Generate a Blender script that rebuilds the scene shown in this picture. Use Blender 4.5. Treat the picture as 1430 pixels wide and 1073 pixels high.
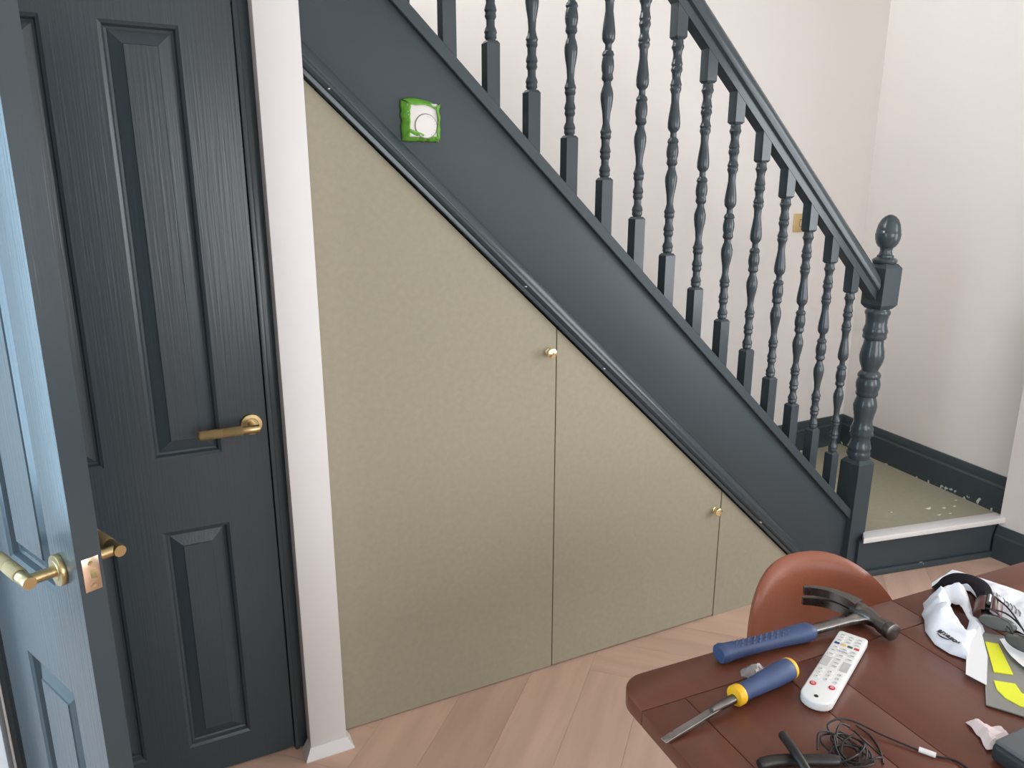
import bpy, bmesh, math, random
from mathutils import Vector, Matrix, noise
from mathutils.geometry import delaunay_2d_cdt
random.seed(7)
SC = bpy.context.scene
COL = SC.collection
for o in list(bpy.data.objects):
    bpy.data.objects.remove(o)

# ------------------------------------------------------------------ camera
CAMX, CAMY, CAMZ = -0.3877, -1.9013, 1.55
YAW, PITCH, ROLL, FPX = 0.4586, 0.2522, 0.0002, 1034.37
cam_d = bpy.data.cameras.new('camera')
cam_d.sensor_fit = 'HORIZONTAL'
cam_d.sensor_width = 36.0
cam_d.lens = FPX / 1430.0 * 36.0
cam_d.clip_start = 0.02
cam = bpy.data.objects.new('camera', cam_d)
COL.objects.link(cam)
cam.matrix_world = (Matrix.Translation((CAMX, CAMY, CAMZ)) @ Matrix.Rotation(-YAW, 4, 'Z')
                    @ Matrix.Rotation(math.pi / 2 - PITCH, 4, 'X') @ Matrix.Rotation(ROLL, 4, 'Z'))
SC.camera = cam

# ------------------------------------------------------------------ world, window light, exposure
SC.view_settings.view_transform = 'Standard'
SC.view_settings.look = 'None'
SC.view_settings.gamma = 1.0
SC.view_settings.use_curve_mapping = False
SC.view_settings.exposure = 0.0
W = bpy.data.worlds.new('world')
SC.world = W
W.use_nodes = True
W.node_tree.nodes['Background'].inputs[0].default_value = (0.80, 0.90, 1.0, 1)
W.node_tree.nodes['Background'].inputs[1].default_value = 1.0
ROOM_XL, ROOM_XR, ROOM_YF, ROOM_H = -0.77, 2.83, -4.2, 2.55
WIN1 = (-2.75, -0.85, 0.75, 2.25)      # opening in the right-hand room wall: y0, y1, z0, z1
WIN2 = (0.1, 2.3, 0.55, 2.25)          # opening in the wall behind the camera: x0, x1, z0, z1
WIN3 = (-1.60, -0.20, 0.5, 2.2)        # hall window, far hall wall: y0, y1, z0, z1
WIN4 = (-1.95, -0.92, 0.25, 2.2)       # glazed entrance at the hall end: x0, x1, z0, z1
HALL_YB = 0.78
WIN5 = (0.08, 0.80, 2.62, 3.55)        # landing window at the top of the stairwell: y0, y1, z0, z1
HALL_X = -2.1


def area_light(name, loc, target_dir, sx, sy, watts, col):
    d = bpy.data.lights.new(name, 'AREA')
    d.shape = 'RECTANGLE'
    d.size, d.size_y, d.energy, d.color = sx, sy, watts, col
    o = bpy.data.objects.new(name, d)
    COL.objects.link(o)
    o.location = loc
    o.rotation_euler = Vector(target_dir).to_track_quat('-Z', 'Y').to_euler()
    return o


area_light('daylight_side', (ROOM_XR + 0.06, (WIN1[0] + WIN1[1]) / 2, (WIN1[2] + WIN1[3]) / 2), (-1, 0, 0), WIN1[1] - WIN1[0] - .1, WIN1[3] - WIN1[2] - .1, 48, (0.96, 0.98, 1.0))
area_light('daylight_rear', ((WIN2[0] + WIN2[1]) / 2, ROOM_YF - 0.06, (WIN2[2] + WIN2[3]) / 2), (0, 1, 0), WIN2[1] - WIN2[0] - .1, WIN2[3] - WIN2[2] - .1, 66, (0.96, 0.98, 1.0))
area_light('daylight_hall', (HALL_X - 0.06, (WIN3[0] + WIN3[1]) / 2, (WIN3[2] + WIN3[3]) / 2), (1, 0, 0), WIN3[1] - WIN3[0] - .1, WIN3[3] - WIN3[2] - .1, 64, (0.52, 0.78, 1.0))
area_light('daylight_entrance', ((WIN4[0] + WIN4[1]) / 2, HALL_YB + 0.06, (WIN4[2] + WIN4[3]) / 2), (0, -1, 0), WIN4[1] - WIN4[0] - .1, WIN4[3] - WIN4[2] - .1, 54, (0.48, 0.76, 1.0))
area_light('daylight_landing', (-1.24, (WIN5[0] + WIN5[1]) / 2, (WIN5[2] + WIN5[3]) / 2), (1, 0, -.12), WIN5[1] - WIN5[0] - .1, WIN5[3] - WIN5[2] - .1, 86, (0.95, 0.985, 1.0))

# ------------------------------------------------------------------ materials
MATS = {}


def srgb(r, g, b):
    f = lambda c: (c / 12.92 if c <= 0.04045 else ((c + 0.055) / 1.055) ** 2.4)
    return (f(r / 255), f(g / 255), f(b / 255), 1)


def nd(nt, t, **kw):
    n = nt.nodes.new(t)
    for k, v in kw.items():
        setattr(n, k, v)
    return n


def mat(name, col, rough=0.5, metal=0.0, var=0.0, scale=(8, 8, 8), bump=0.0, bscale=None, coat=0.0, trans=0.0, spec=0.5, detail=4.0, emit=None, sheen=0.0, rvar=0.0, alpha=None, objrand=0.0, ior=1.45):
    """principled surface, tone varied by a stretched noise, fine relief by a second one"""
    m = bpy.data.materials.new(name)
    m.use_nodes = True
    nt = m.node_tree
    b = nt.nodes['Principled BSDF']
    b.inputs['Base Color'].default_value = col
    b.inputs['Roughness'].default_value = rough
    b.inputs['Metallic'].default_value = metal
    b.inputs['Coat Weight'].default_value = coat
    b.inputs['Coat Roughness'].default_value = 0.12
    b.inputs['Transmission Weight'].default_value = trans
    b.inputs['Specular IOR Level'].default_value = spec
    b.inputs['IOR'].default_value = ior
    tc = nd(nt, 'ShaderNodeTexCoord')
    mp = nd(nt, 'ShaderNodeMapping')
    mp.inputs['Scale'].default_value = scale
    nt.links.new(tc.outputs['Object'], mp.inputs[0])
    nz = nd(nt, 'ShaderNodeTexNoise')
    nz.inputs['Scale'].default_value = 1.0
    nz.inputs['Detail'].default_value = detail
    nt.links.new(mp.outputs[0], nz.inputs['Vector'])
    val = nz.outputs['Fac']
    if var > 0 or objrand > 0:
        hs = nd(nt, 'ShaderNodeHueSaturation')
        hs.inputs['Color'].default_value = col
        mr = nd(nt, 'ShaderNodeMapRange')
        mr.inputs['From Min'].default_value = 0.25
        mr.inputs['From Max'].default_value = 0.75
        mr.inputs['To Min'].default_value = 1 - var
        mr.inputs['To Max'].default_value = 1 + var
        nt.links.new(val, mr.inputs['Value'])
        out = mr.outputs[0]
        if objrand > 0:
            oi = nd(nt, 'ShaderNodeObjectInfo')
            m2 = nd(nt, 'ShaderNodeMapRange')
            m2.inputs['To Min'].default_value = 1 - objrand
            m2.inputs['To Max'].default_value = 1 + objrand
            nt.links.new(oi.outputs['Random'], m2.inputs['Value'])
            mu = nd(nt, 'ShaderNodeMath', operation='MULTIPLY')
            nt.links.new(out, mu.inputs[0])
            nt.links.new(m2.outputs[0], mu.inputs[1])
            out = mu.outputs[0]
        nt.links.new(out, hs.inputs['Value'])
        nt.links.new(hs.outputs[0], b.inputs['Base Color'])
    if rvar > 0:
        mr = nd(nt, 'ShaderNodeMapRange')
        mr.inputs['From Min'].default_value = 0.3
        mr.inputs['From Max'].default_value = 0.7
        mr.inputs['To Min'].default_value = max(0.02, rough - rvar)
        mr.inputs['To Max'].default_value = rough + rvar
        nt.links.new(val, mr.inputs['Value'])
        nt.links.new(mr.outputs[0], b.inputs['Roughness'])
    if bump > 0:
        mp2 = nd(nt, 'ShaderNodeMapping')
        mp2.inputs['Scale'].default_value = bscale or scale
        nt.links.new(tc.outputs['Object'], mp2.inputs[0])
        n2 = nd(nt, 'ShaderNodeTexNoise')
        n2.inputs['Scale'].default_value = 1.0
        n2.inputs['Detail'].default_value = 3.0
        nt.links.new(mp2.outputs[0], n2.inputs['Vector'])
        bp = nd(nt, 'ShaderNodeBump')
        bp.inputs['Strength'].default_value = bump
        bp.inputs['Distance'].default_value = 0.004
        nt.links.new(n2.outputs['Fac'], bp.inputs['Height'])
        nt.links.new(bp.outputs[0], b.inputs['Normal'])
    if alpha is not None:
        b.inputs['Alpha'].default_value = alpha
    MATS[name] = m
    return m


NAVY = srgb(58, 68, 73)
M_PAINT = mat('dark_slate_paint', NAVY, 0.5, var=0.05, scale=(3, 3, 3), bump=0.05, bscale=(30, 30, 30), spec=0.4)
M_DOOR = mat('slate_grained_door_paint', NAVY, 0.26, var=0.04, scale=(4, 4, 1.5), bump=0.14, bscale=(170, 170, 4), spec=0.5)
M_GLOSS = mat('slate_gloss_paint', NAVY, 0.2, var=0.04, scale=(5, 5, 5), bump=0.04, bscale=(40, 40, 40), spec=0.5)
M_LEAF = mat('slate_gloss_grained_paint', NAVY, 0.22, var=0.04, scale=(4, 4, 1.5), bump=0.10, bscale=(150, 150, 4), spec=0.5)
M_WHITE = mat('white_satin_paint', srgb(222, 220, 219), 0.45, var=0.02, scale=(5, 5, 5), bump=0.05, bscale=(25, 25, 25))
M_WALL = mat('warm_white_wall_paint', srgb(227, 222, 218), 0.85, var=0.012, scale=(2, 2, 2), bump=0.04, bscale=(60, 60, 60), spec=0.2)
M_CEIL = mat('ceiling_white', srgb(235, 233, 230), 0.9, spec=0.2)
M_MDF = mat('sage_mdf', srgb(156, 151, 132), 0.7, var=0.05, scale=(60, 60, 60), detail=8, bump=0.05, bscale=(200, 200, 200), spec=0.25)
M_BRASS = mat('polished_brass', srgb(242, 226, 182), 0.22, metal=1.0)
M_SATIN = mat('satin_brass', srgb(188, 168, 124), 0.32, metal=1.0, bump=0.05, bscale=(200, 200, 200))
M_KNURL = mat('knurled_brass', srgb(174, 150, 108), 0.42, metal=1.0, bump=0.9, bscale=(900, 900, 900))
M_PLATE = mat('latch_plate_brass', srgb(236, 216, 190), 0.25, metal=1.0)
M_BLACKGAP = mat('dark_gap', srgb(18, 16, 15), 0.9)
M_FLOOR = mat('rosy_oak_plank', srgb(204, 171, 152), 0.42, var=0.15, scale=(1.8, 15, 3), detail=6, objrand=0.085, bump=0.04, bscale=(8, 90, 8), spec=0.4, rvar=0.06)
M_UNDER = mat('floor_joint', srgb(170, 138, 120), 0.8)
M_TABLE = mat('dark_mahogany_wood', srgb(104, 60, 45), 0.30, var=0.14, scale=(26, 4, 10), detail=5, objrand=0.035, bump=0.04, bscale=(80, 8, 20), spec=0.5)
M_LEATHER = mat('tan_leather', srgb(142, 82, 59), 0.36, var=0.10, scale=(7, 7, 7), bump=0.10, bscale=(160, 160, 160), spec=0.5)
M_STEEL = mat('worn_steel', srgb(150, 147, 144), 0.30, metal=1.0, var=0.12, scale=(30, 30, 30), rvar=0.1)
M_STEELDARK = mat('dark_forged_steel', srgb(112, 108, 104), 0.34, metal=1.0, var=0.15, scale=(30, 30, 30), rvar=0.1)
M_BLUE = mat('blue_rubber_grip', srgb(58, 74, 110), 0.5, var=0.12, scale=(40, 40, 40), bump=0.1, bscale=(150, 150, 150))
M_YELLOW = mat('yellow_plastic', srgb(230, 176, 34), 0.4, var=0.05, scale=(30, 30, 30))
M_REMOTE = mat('white_plastic', srgb(228, 228, 226), 0.35, var=0.01)
M_KEYGREY = mat('pale_grey_rubber', srgb(186, 186, 184), 0.6)
M_KEYWHITE = mat('white_rubber', srgb(214, 213, 210), 0.6)
M_MARK = mat('grey_print', srgb(120, 120, 122), 0.7)
M_RED = mat('red_rubber', srgb(196, 52, 62), 0.5)
M_KBLUE = mat('blue_rubber', srgb(52, 60, 120), 0.5)
M_KYEL = mat('amber_rubber', srgb(214, 172, 96), 0.5)
M_KGRN = mat('green_rubber', srgb(72, 96, 88), 0.5)
M_BLACK = mat('black_plastic', srgb(30, 29, 30), 0.45)
M_CABLE = mat('black_cable', srgb(34, 31, 31), 0.42)
M_LENS = mat('smoked_lens', srgb(70, 74, 74), 0.12, spec=0.7, coat=0.5)
M_BAG = mat('white_poly_mailer', srgb(226, 230, 238), 0.42, var=0.02, scale=(20, 20, 20), bump=0.10, bscale=(40, 40, 40))
M_PAPER = mat('white_paper', srgb(232, 232, 232), 0.75, bump=0.06, bscale=(50, 50, 50))
M_TISSUE = mat('pink_white_tissue', srgb(232, 216, 214), 0.8, var=0.06, scale=(60, 60, 60))
M_STRAP = mat('black_fabric', srgb(30, 28, 32), 0.9, spec=0.15, bump=0.1, bscale=(200, 200, 200))
M_CLAW = mat('brown_tortoise_plastic', srgb(88, 54, 48), 0.35, var=0.2, scale=(60, 60, 60))
M_SHEET = mat('grey_clear_plastic', srgb(140, 140, 134), 0.25, var=0.05, scale=(20, 20, 20))
M_LIME = mat('neon_yellow_film', srgb(232, 236, 40), 0.5)
M_GREY = mat('grey_plastic', srgb(96, 100, 104), 0.5, var=0.03, scale=(30, 30, 30))
M_GREYD = mat('dark_grey_plastic', srgb(52, 56, 60), 0.5)
M_TAPE = mat('green_masking_tape', srgb(108, 172, 62), 0.5, var=0.16, scale=(45, 45, 45), bump=0.2, bscale=(60, 60, 60))
M_THERM = mat('thermostat_plastic', srgb(224, 221, 216), 0.45)
M_RING = mat('grey_ring', srgb(128, 126, 128), 0.5)
M_SWITCH = mat('brushed_brass_plate', srgb(206, 182, 132), 0.36, metal=0.75)
M_ROCK = mat('brass_rocker', srgb(214, 196, 152), 0.35, metal=0.6)
M_GLASS = mat('clear_glass', (1, 1, 1, 1), 0.02, trans=1.0)
M_CLEAR = mat('clear_wrapper', (0.97, 0.97, 0.97, 1), 0.14, trans=0.85, ior=1.35)
M_FLAKE = mat('white_paint_chips', srgb(226, 224, 214), 0.7)


def chipped(name, z0, z1, dens):
    """slate paint with white chips whose odds fall off away from the lower edge"""
    m = mat(name, NAVY, 0.36, bump=0.05, bscale=(30, 30, 30))
    nt = m.node_tree
    b = nt.nodes['Principled BSDF']
    tc = nd(nt, 'ShaderNodeTexCoord')
    nz = nd(nt, 'ShaderNodeTexNoise')
    nz.inputs['Scale'].default_value = 26
    nz.inputs['Detail'].default_value = 5
    nt.links.new(tc.outputs['Object'], nz.inputs['Vector'])
    sp = nd(nt, 'ShaderNodeSeparateXYZ')
    nt.links.new(tc.outputs['Object'], sp.inputs[0])
    mr = nd(nt, 'ShaderNodeMapRange')
    mr.inputs['From Min'].default_value = z0
    mr.inputs['From Max'].default_value = z1
    mr.inputs['To Min'].default_value = dens
    mr.inputs['To Max'].default_value = -0.1
    nt.links.new(sp.outputs['Z'], mr.inputs['Value'])
    ad = nd(nt, 'ShaderNodeMath', operation='ADD')
    nt.links.new(nz.outputs['Fac'], ad.inputs[0])
    nt.links.new(mr.outputs[0], ad.inputs[1])
    gt = nd(nt, 'ShaderNodeMath', operation='GREATER_THAN')
    gt.inputs[1].default_value = 0.70
    nt.links.new(ad.outputs[0], gt.inputs[0])
    mx = nd(nt, 'ShaderNodeMix', data_type='RGBA')
    mx.inputs[6].default_value = NAVY
    mx.inputs[7].default_value = srgb(205, 206, 202)
    nt.links.new(gt.outputs[0], mx.inputs[0])
    nt.links.new(mx.outputs[2], b.inputs['Base Color'])
    return m


M_CHIP = chipped('chipped_slate_paint', 0.19, 0.25, 0.12)
M_CHIP2 = chipped('chipped_slate_trim', 0.0, 0.06, 0.05)

# ------------------------------------------------------------------ mesh helpers


class MB:
    def __init__(self):
        self.b = bmesh.new()

    def box(self, x0, x1, y0, y1, z0, z1, bev=0.0, seg=2, M=None):
        r = bmesh.ops.create_cube(self.b, size=1.0)
        vs = r['verts']
        T = Matrix.Translation(((x0 + x1) / 2, (y0 + y1) / 2, (z0 + z1) / 2)) @ Matrix.Diagonal((x1 - x0, y1 - y0, z1 - z0, 1))
        if M is not None:
            T = M @ T
        bmesh.ops.transform(self.b, matrix=T, verts=vs)
        if bev > 0:
            es = list({e for v in vs for e in v.link_edges})
            bmesh.ops.bevel(self.b, geom=es, offset=bev, segments=seg, profile=0.5, affect='EDGES')
        return self

    def prism(self, pts, axis, a, c, bev=0.0, seg=2):
        """polygon pts swept along axis 'x','y' or 'z' from a to c"""
        def P(p, t):
            return {'x': (t, p[0], p[1]), 'y': (p[0], t, p[1]), 'z': (p[0], p[1], t)}[axis]
        v0 = [self.b.verts.new(P(p, a)) for p in pts]
        v1 = [self.b.verts.new(P(p, c)) for p in pts]
        n = len(pts)
        fs = [self.b.faces.new(v0), self.b.faces.new(v1[::-1])]
        for i in range(n):
            fs.append(self.b.faces.new((v0[i], v1[i], v1[(i + 1) % n], v0[(i + 1) % n])))
        bmesh.ops.recalc_face_normals(self.b, faces=fs)
        if bev > 0:
            es = list({e for f in fs for e in f.edges})
            bmesh.ops.bevel(self.b, geom=es, offset=bev, segments=seg, profile=0.5, affect='EDGES')
        return self

    def lathe(self, prof, n=20, M=None):
        """prof: (radius, z) list, capped at both ends"""
        rings = []
        for r, z in prof:
            rings.append([self.b.verts.new((M @ Vector((r * math.cos(2 * math.pi * k / n), r * math.sin(2 * math.pi * k / n), z))) if M is not None else (r * math.cos(2 * math.pi * k / n), r * math.sin(2 * math.pi * k / n), z)) for k in range(n)])
        fs = []
        for A, B in zip(rings[:-1], rings[1:]):
            for k in range(n):
                fs.append(self.b.faces.new((A[k], A[(k + 1) % n], B[(k + 1) % n], B[k])))
        fs.append(self.b.faces.new(rings[0][::-1]))
        fs.append(self.b.faces.new(rings[-1]))
        bmesh.ops.recalc_face_normals(self.b, faces=fs)
        return self

    def tube(self, pts, r, n=10, closed=False):
        pts = [Vector(p) for p in pts]
        rad = r if isinstance(r, (list, tuple)) else [r] * len(pts)
        rings = []
        up = Vector((0, 0, 1))
        prev = None
        for i, p in enumerate(pts):
            t = (pts[min(i + 1, len(pts) - 1)] - pts[max(i - 1, 0)]).normalized()
            if prev is None:
                a = t.cross(up)
                if a.length < 1e-3:
                    a = t.cross(Vector((1, 0, 0)))
            else:
                a = prev - t * prev.dot(t)
                if a.length < 1e-6:
                    a = t.cross(up)
            a.normalize()
            prev = a
            b2 = t.cross(a)
            rings.append([self.b.verts.new(p + (a * math.cos(2 * math.pi * k / n) + b2 * math.sin(2 * math.pi * k / n)) * rad[i]) for k in range(n)])
        fs = []
        for A, B in zip(rings[:-1], rings[1:]):
            for k in range(n):
                fs.append(self.b.faces.new((A[k], A[(k + 1) % n], B[(k + 1) % n], B[k])))
        fs.append(self.b.faces.new(rings[0][::-1]))
        fs.append(self.b.faces.new(rings[-1]))
        bmesh.ops.recalc_face_normals(self.b, faces=fs)
        return self

    def grid(self, f, nu, nv):
        V = [[self.b.verts.new(f(i / nu, j / nv)) for j in range(nv + 1)] for i in range(nu + 1)]
        for i in range(nu):
            for j in range(nv):
                self.b.faces.new((V[i][j], V[i + 1][j], V[i + 1][j + 1], V[i][j + 1]))
        return self

    def mesh(self, name, m, smooth=35):
        me = bpy.data.meshes.new(name)
        self.b.to_mesh(me)
        self.b.free()
        me.materials.append(m)
        if smooth:
            for p in me.polygons:
                p.use_smooth = True
            me.set_sharp_from_angle(angle=math.radians(smooth))
        return me

    def build(self, name, m, parent=None, smooth=35):
        me = self.mesh(name, m, smooth)
        o = bpy.data.objects.new(name, me)
        COL.objects.link(o)
        if parent is not None:
            o.parent = parent
        return o


def empty(name, loc=(0, 0, 0), rz=0.0):
    o = bpy.data.objects.new(name, None)
    COL.objects.link(o)
    o.location = loc
    o.rotation_euler = (0, 0, rz)
    o.empty_display_size = 0.05
    return o


def tag(o, label=None, cat=None, group=None, kind=None):
    if label:
        o['label'] = label
    if cat:
        o['category'] = cat
    if group:
        o['group'] = group
    if kind:
        o['kind'] = kind
    return o


def struct(o, label=None):
    return tag(o, label, kind='structure')


def catmull(pts, k=6):
    P = [Vector(p) for p in pts]
    P = [P[0] * 2 - P[1]] + P + [P[-1] * 2 - P[-2]]
    out = []
    for i in range(1, len(P) - 2):
        for j in range(k):
            t = j / k
            out.append(0.5 * ((2 * P[i]) + (-P[i - 1] + P[i + 1]) * t + (2 * P[i - 1] - 5 * P[i] + 4 * P[i + 1] - P[i + 2]) * t * t + (-P[i - 1] + 3 * P[i] - 3 * P[i + 1] + P[i + 2]) * t ** 3))
    out.append(P[-2])
    return out


def inside(p, poly):
    c = False
    j = len(poly) - 1
    for i in range(len(poly)):
        a, b = poly[i], poly[j]
        if (a[1] > p[1]) != (b[1] > p[1]) and p[0] < (b[0] - a[0]) * (p[1] - a[1]) / (b[1] - a[1]) + a[0]:
            c = not c
        j = i
    return c


def edge_dist(p, poly):
    d = 1e9
    for i in range(len(poly)):
        a = Vector(poly[i])
        b = Vector(poly[(i + 1) % len(poly)])
        q = Vector(p)
        t = max(0, min(1, (q - a).dot(b - a) / max(1e-12, (b - a).length_squared)))
        d = min(d, (q - a - (b - a) * t).length)
    return d


def sheet(name, outline, zf, m, thick=0.0006, h=0.006, hole=None, parent=None, smooth=60):
    """a bent sheet: outline filled with a fine triangle mesh, heights zf(x, y, distance from rim), given thickness"""
    def resample(poly):
        out = []
        for i in range(len(poly)):
            a = Vector(poly[i])
            b = Vector(poly[(i + 1) % len(poly)])
            n = max(1, int((b - a).length / h))
            for k in range(n):
                out.append(a.lerp(b, k / n))
        return out
    vs = resample(outline)
    n0 = len(vs)
    es = [(i, (i + 1) % n0) for i in range(n0)]
    if hole:
        hv = resample(hole)
        es += [(n0 + i, n0 + (i + 1) % len(hv)) for i in range(len(hv))]
        vs += hv
    x0, x1 = min(v.x for v in vs), max(v.x for v in vs)
    y0, y1 = min(v.y for v in vs), max(v.y for v in vs)
    rnd = random.Random(3)
    y = y0
    row = 0
    while y < y1:
        x = x0 + (h / 2 if row % 2 else 0)
        while x < x1:
            p = (x + rnd.uniform(-.2, .2) * h, y + rnd.uniform(-.2, .2) * h)
            if inside(p, outline) and edge_dist(p, outline) > h * 0.4 and not (hole and (inside(p, hole) or edge_dist(p, hole) < h * 0.4)):
                vs.append(Vector(p))
            x += h
        y += h * 0.87
        row += 1
    r = delaunay_2d_cdt(vs, es, [], 1, 1e-6)
    b = MB()
    bv = []
    for v in r[0]:
        d = edge_dist((v.x, v.y), outline)
        bv.append(b.b.verts.new((v.x, v.y, zf(v.x, v.y, d))))
    for f in r[2]:
        cen = sum((Vector((r[0][i].x, r[0][i].y)) for i in f), Vector((0, 0))) / len(f)
        if hole and inside(cen, hole):
            continue
        try:
            b.b.faces.new([bv[i] for i in f])
        except ValueError:
            pass
    bmesh.ops.recalc_face_normals(b.b, faces=b.b.faces[:])
    for f in b.b.faces[:]:
        if f.normal.z < 0:
            f.normal_flip()
    ext = bmesh.ops.extrude_face_region(b.b, geom=b.b.faces[:])
    for e in ext['geom']:
        if isinstance(e, bmesh.types.BMVert):
            e.co.z += thick
    bmesh.ops.recalc_face_normals(b.b, faces=b.b.faces[:])
    return b.build(name, m, parent, smooth)


def nz2(x, y, s, seed=0.0):
    return noise.noise(Vector((x * s + seed, y * s - seed, seed * 1.7)))


def text_object(name, txt, size, m, M, parent=None, shear=0.0, extrude=0.0002, offset=0.0):
    cu = bpy.data.curves.new(name, 'FONT')
    cu.body = txt
    cu.size = size
    cu.shear = shear
    cu.extrude = extrude
    cu.offset = offset
    tmp = bpy.data.objects.new(name + '_src', cu)
    COL.objects.link(tmp)
    dg = bpy.context.evaluated_depsgraph_get()
    me = bpy.data.meshes.new_from_object(tmp.evaluated_get(dg))
    bpy.data.objects.remove(tmp)
    me.materials.clear()
    me.materials.append(m)
    me.transform(M)
    o = bpy.data.objects.new(name, me)
    COL.objects.link(o)
    o.parent = parent
    return o


# ------------------------------------------------------------------ the room
STAIR_H = 3.7
BACK_Y = 0.84
# right wall of the stair foot runs slightly skew
RW_A, RW_B = Vector((3.03, 0.84)), Vector((2.868, -0.19))
LAND_Z = 0.19
POST_X0, POST_X1 = -0.113, -0.012

# floor slab and herringbone planks
fl = MB().box(HALL_X - .1, ROOM_XR + .25, ROOM_YF - .1, BACK_Y + .1, -0.06, -0.006).build('floor', M_UNDER)
struct(fl, 'rosy oak herringbone plank floor')
PL, PW = 1.20, 0.18


def clip(poly, ax, lim, keep_less):
    out = []
    for i in range(len(poly)):
        a, b = poly[i], poly[(i + 1) % len(poly)]
        ia = (a[ax] <= lim) if keep_less else (a[ax] >= lim)
        ib = (b[ax] <= lim) if keep_less else (b[ax] >= lim)
        if ia:
            out.append(a)
        if ia != ib:
            t = (lim - a[ax]) / (b[ax] - a[ax])
            out.append((a[0] + (b[0] - a[0]) * t, a[1] + (b[1] - a[1]) * t))
    return out


def herringbone():
    c = math.sqrt(0.5)
    gap = 0.0003
    ox, oy = 0.085, -0.03
    k = 0
    for j in range(-4, 5):
        for i in range(-24, 14):
            for kind in (0, 1):
                bx, by = i * PW + j * PL, i * PW - j * PL
                if kind == 0:
                    x0, y0, x1, y1 = bx, by, bx + PL, by + PW
                else:
                    x0, y0, x1, y1 = bx + PL, by + PW - PL, bx + PL + PW, by + PW
                q = [(x0 + gap, y0 + gap), (x1 - gap, y0 + gap), (x1 - gap, y1 - gap), (x0 + gap, y1 - gap)]
                mx, my = (x0 + x1) / 2, (y0 + y1) / 2
                ang = math.pi / 4 + (math.pi / 2 if kind else 0)
                wp = [((u - v) * c + ox, (u + v) * c + oy) for u, v in q]
                wc = ((mx - my) * c + ox, (mx + my) * c + oy)
                wp = clip(clip(clip(clip(wp, 0, -0.86, False), 0, 2.82, True), 1, -3.2, False), 1, 0.012, True)
                if len(wp) < 3:
                    continue
                ca, sa = math.cos(-ang), math.sin(-ang)
                loc = [((p[0] - wc[0]) * ca - (p[1] - wc[1]) * sa, (p[0] - wc[0]) * sa + (p[1] - wc[1]) * ca) for p in wp]
                area = abs(sum(loc[a][0] * loc[(a + 1) % len(loc)][1] - loc[(a + 1) % len(loc)][0] * loc[a][1] for a in range(len(loc)))) / 2
                if area < 2e-4:
                    continue
                b = MB().prism(loc, 'z', -0.006, 0.0)
                o = b.build('plank', M_FLOOR, fl, smooth=0)
                o.location = (wc[0], wc[1], 0)
                o.rotation_euler = (0, 0, ang)
                k += 1
    return k


herringbone()

struct(MB().box(-1.2, 3.3, BACK_Y, BACK_Y + .12, -0.05, STAIR_H).build('wall_back', M_WALL), 'warm white wall behind the staircase')
# stair-foot right wall (skew)
d = (RW_B - RW_A).normalized()
n_ = Vector((-d.y, d.x))          # points away from the room (+x)
if n_.x < 0:
    n_ = -n_
pts = [RW_A - d * .15, RW_B, RW_B + n_ * .12, RW_A - d * .15 + n_ * .12]
struct(MB().prism([(p.x, p.y) for p in pts], 'z', -0.05, STAIR_H).build('wall_right', M_WALL), 'white wall at the foot of the stairs')
# room wall with the side window
b = MB()
Y0, Y1, Z0, Z1 = WIN1
XR = ROOM_XR
b.box(XR, XR + .14, Y1, -0.175, -0.05, ROOM_H)
b.box(XR, XR + .14, ROOM_YF, Y0, -0.05, ROOM_H)
b.box(XR, XR + .14, Y0, Y1, -0.05, Z0)
b.box(XR, XR + .14, Y0, Y1, Z1, ROOM_H)
struct(b.build('wall_side', M_WALL), 'white room wall with the side window')
b = MB()
X0, X1, Z0, Z1 = WIN2
b.box(ROOM_XL - .1, X0, ROOM_YF - .14, ROOM_YF, -0.05, ROOM_H)
b.box(X1, XR + .14, ROOM_YF - .14, ROOM_YF, -0.05, ROOM_H)
b.box(X0, X1, ROOM_YF - .14, ROOM_YF, -0.05, Z0)
b.box(X0, X1, ROOM_YF - .14, ROOM_YF, Z1, ROOM_H)
struct(b.build('wall_front', M_WALL), 'white wall behind the camera with the rear window')
# left wall: pier next to the cupboard door, then the doorway to the hall, then the rest
JY = -0.215
b = MB()
b.box(ROOM_XL - .10, ROOM_XL, JY, 0.0, -0.05, ROOM_H)
b.box(ROOM_XL - .10, ROOM_XL, -1.17, JY, 2.03, ROOM_H)
b.box(ROOM_XL - .10, ROOM_XL, ROOM_YF, -1.17, -0.05, ROOM_H)
struct(b.build('wall_left', M_WALL), 'white left wall with the doorway to the hall')
b = MB()
b.box(HALL_X - .12, HALL_X, -2.4, WIN3[0], -0.05, ROOM_H)
b.box(HALL_X - .12, HALL_X, WIN3[1], 0.9, -0.05, ROOM_H)
b.box(HALL_X - .12, HALL_X, WIN3[0], WIN3[1], -0.05, WIN3[2])
b.box(HALL_X - .12, HALL_X, WIN3[0], WIN3[1], WIN3[3], ROOM_H)
b.box(HALL_X, WIN4[0], HALL_YB, HALL_YB + .12, -0.05, ROOM_H)
b.box(WIN4[1], ROOM_XL - .1, HALL_YB, HALL_YB + .12, -0.05, ROOM_H)
b.box(WIN4[0], WIN4[1], HALL_YB, HALL_YB + .12, -0.05, WIN4[2])
b.box(WIN4[0], WIN4[1], HALL_YB, HALL_YB + .12, WIN4[3], ROOM_H)
b.box(ROOM_XL - .12, ROOM_XL - .1, 0, HALL_YB, -0.05, ROOM_H)
b.box(HALL_X, ROOM_XL - .1, -2.5, -2.4, -0.05, ROOM_H)
struct(b.build('wall_hall', M_WALL), 'white hall wall beyond the doorway')
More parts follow.
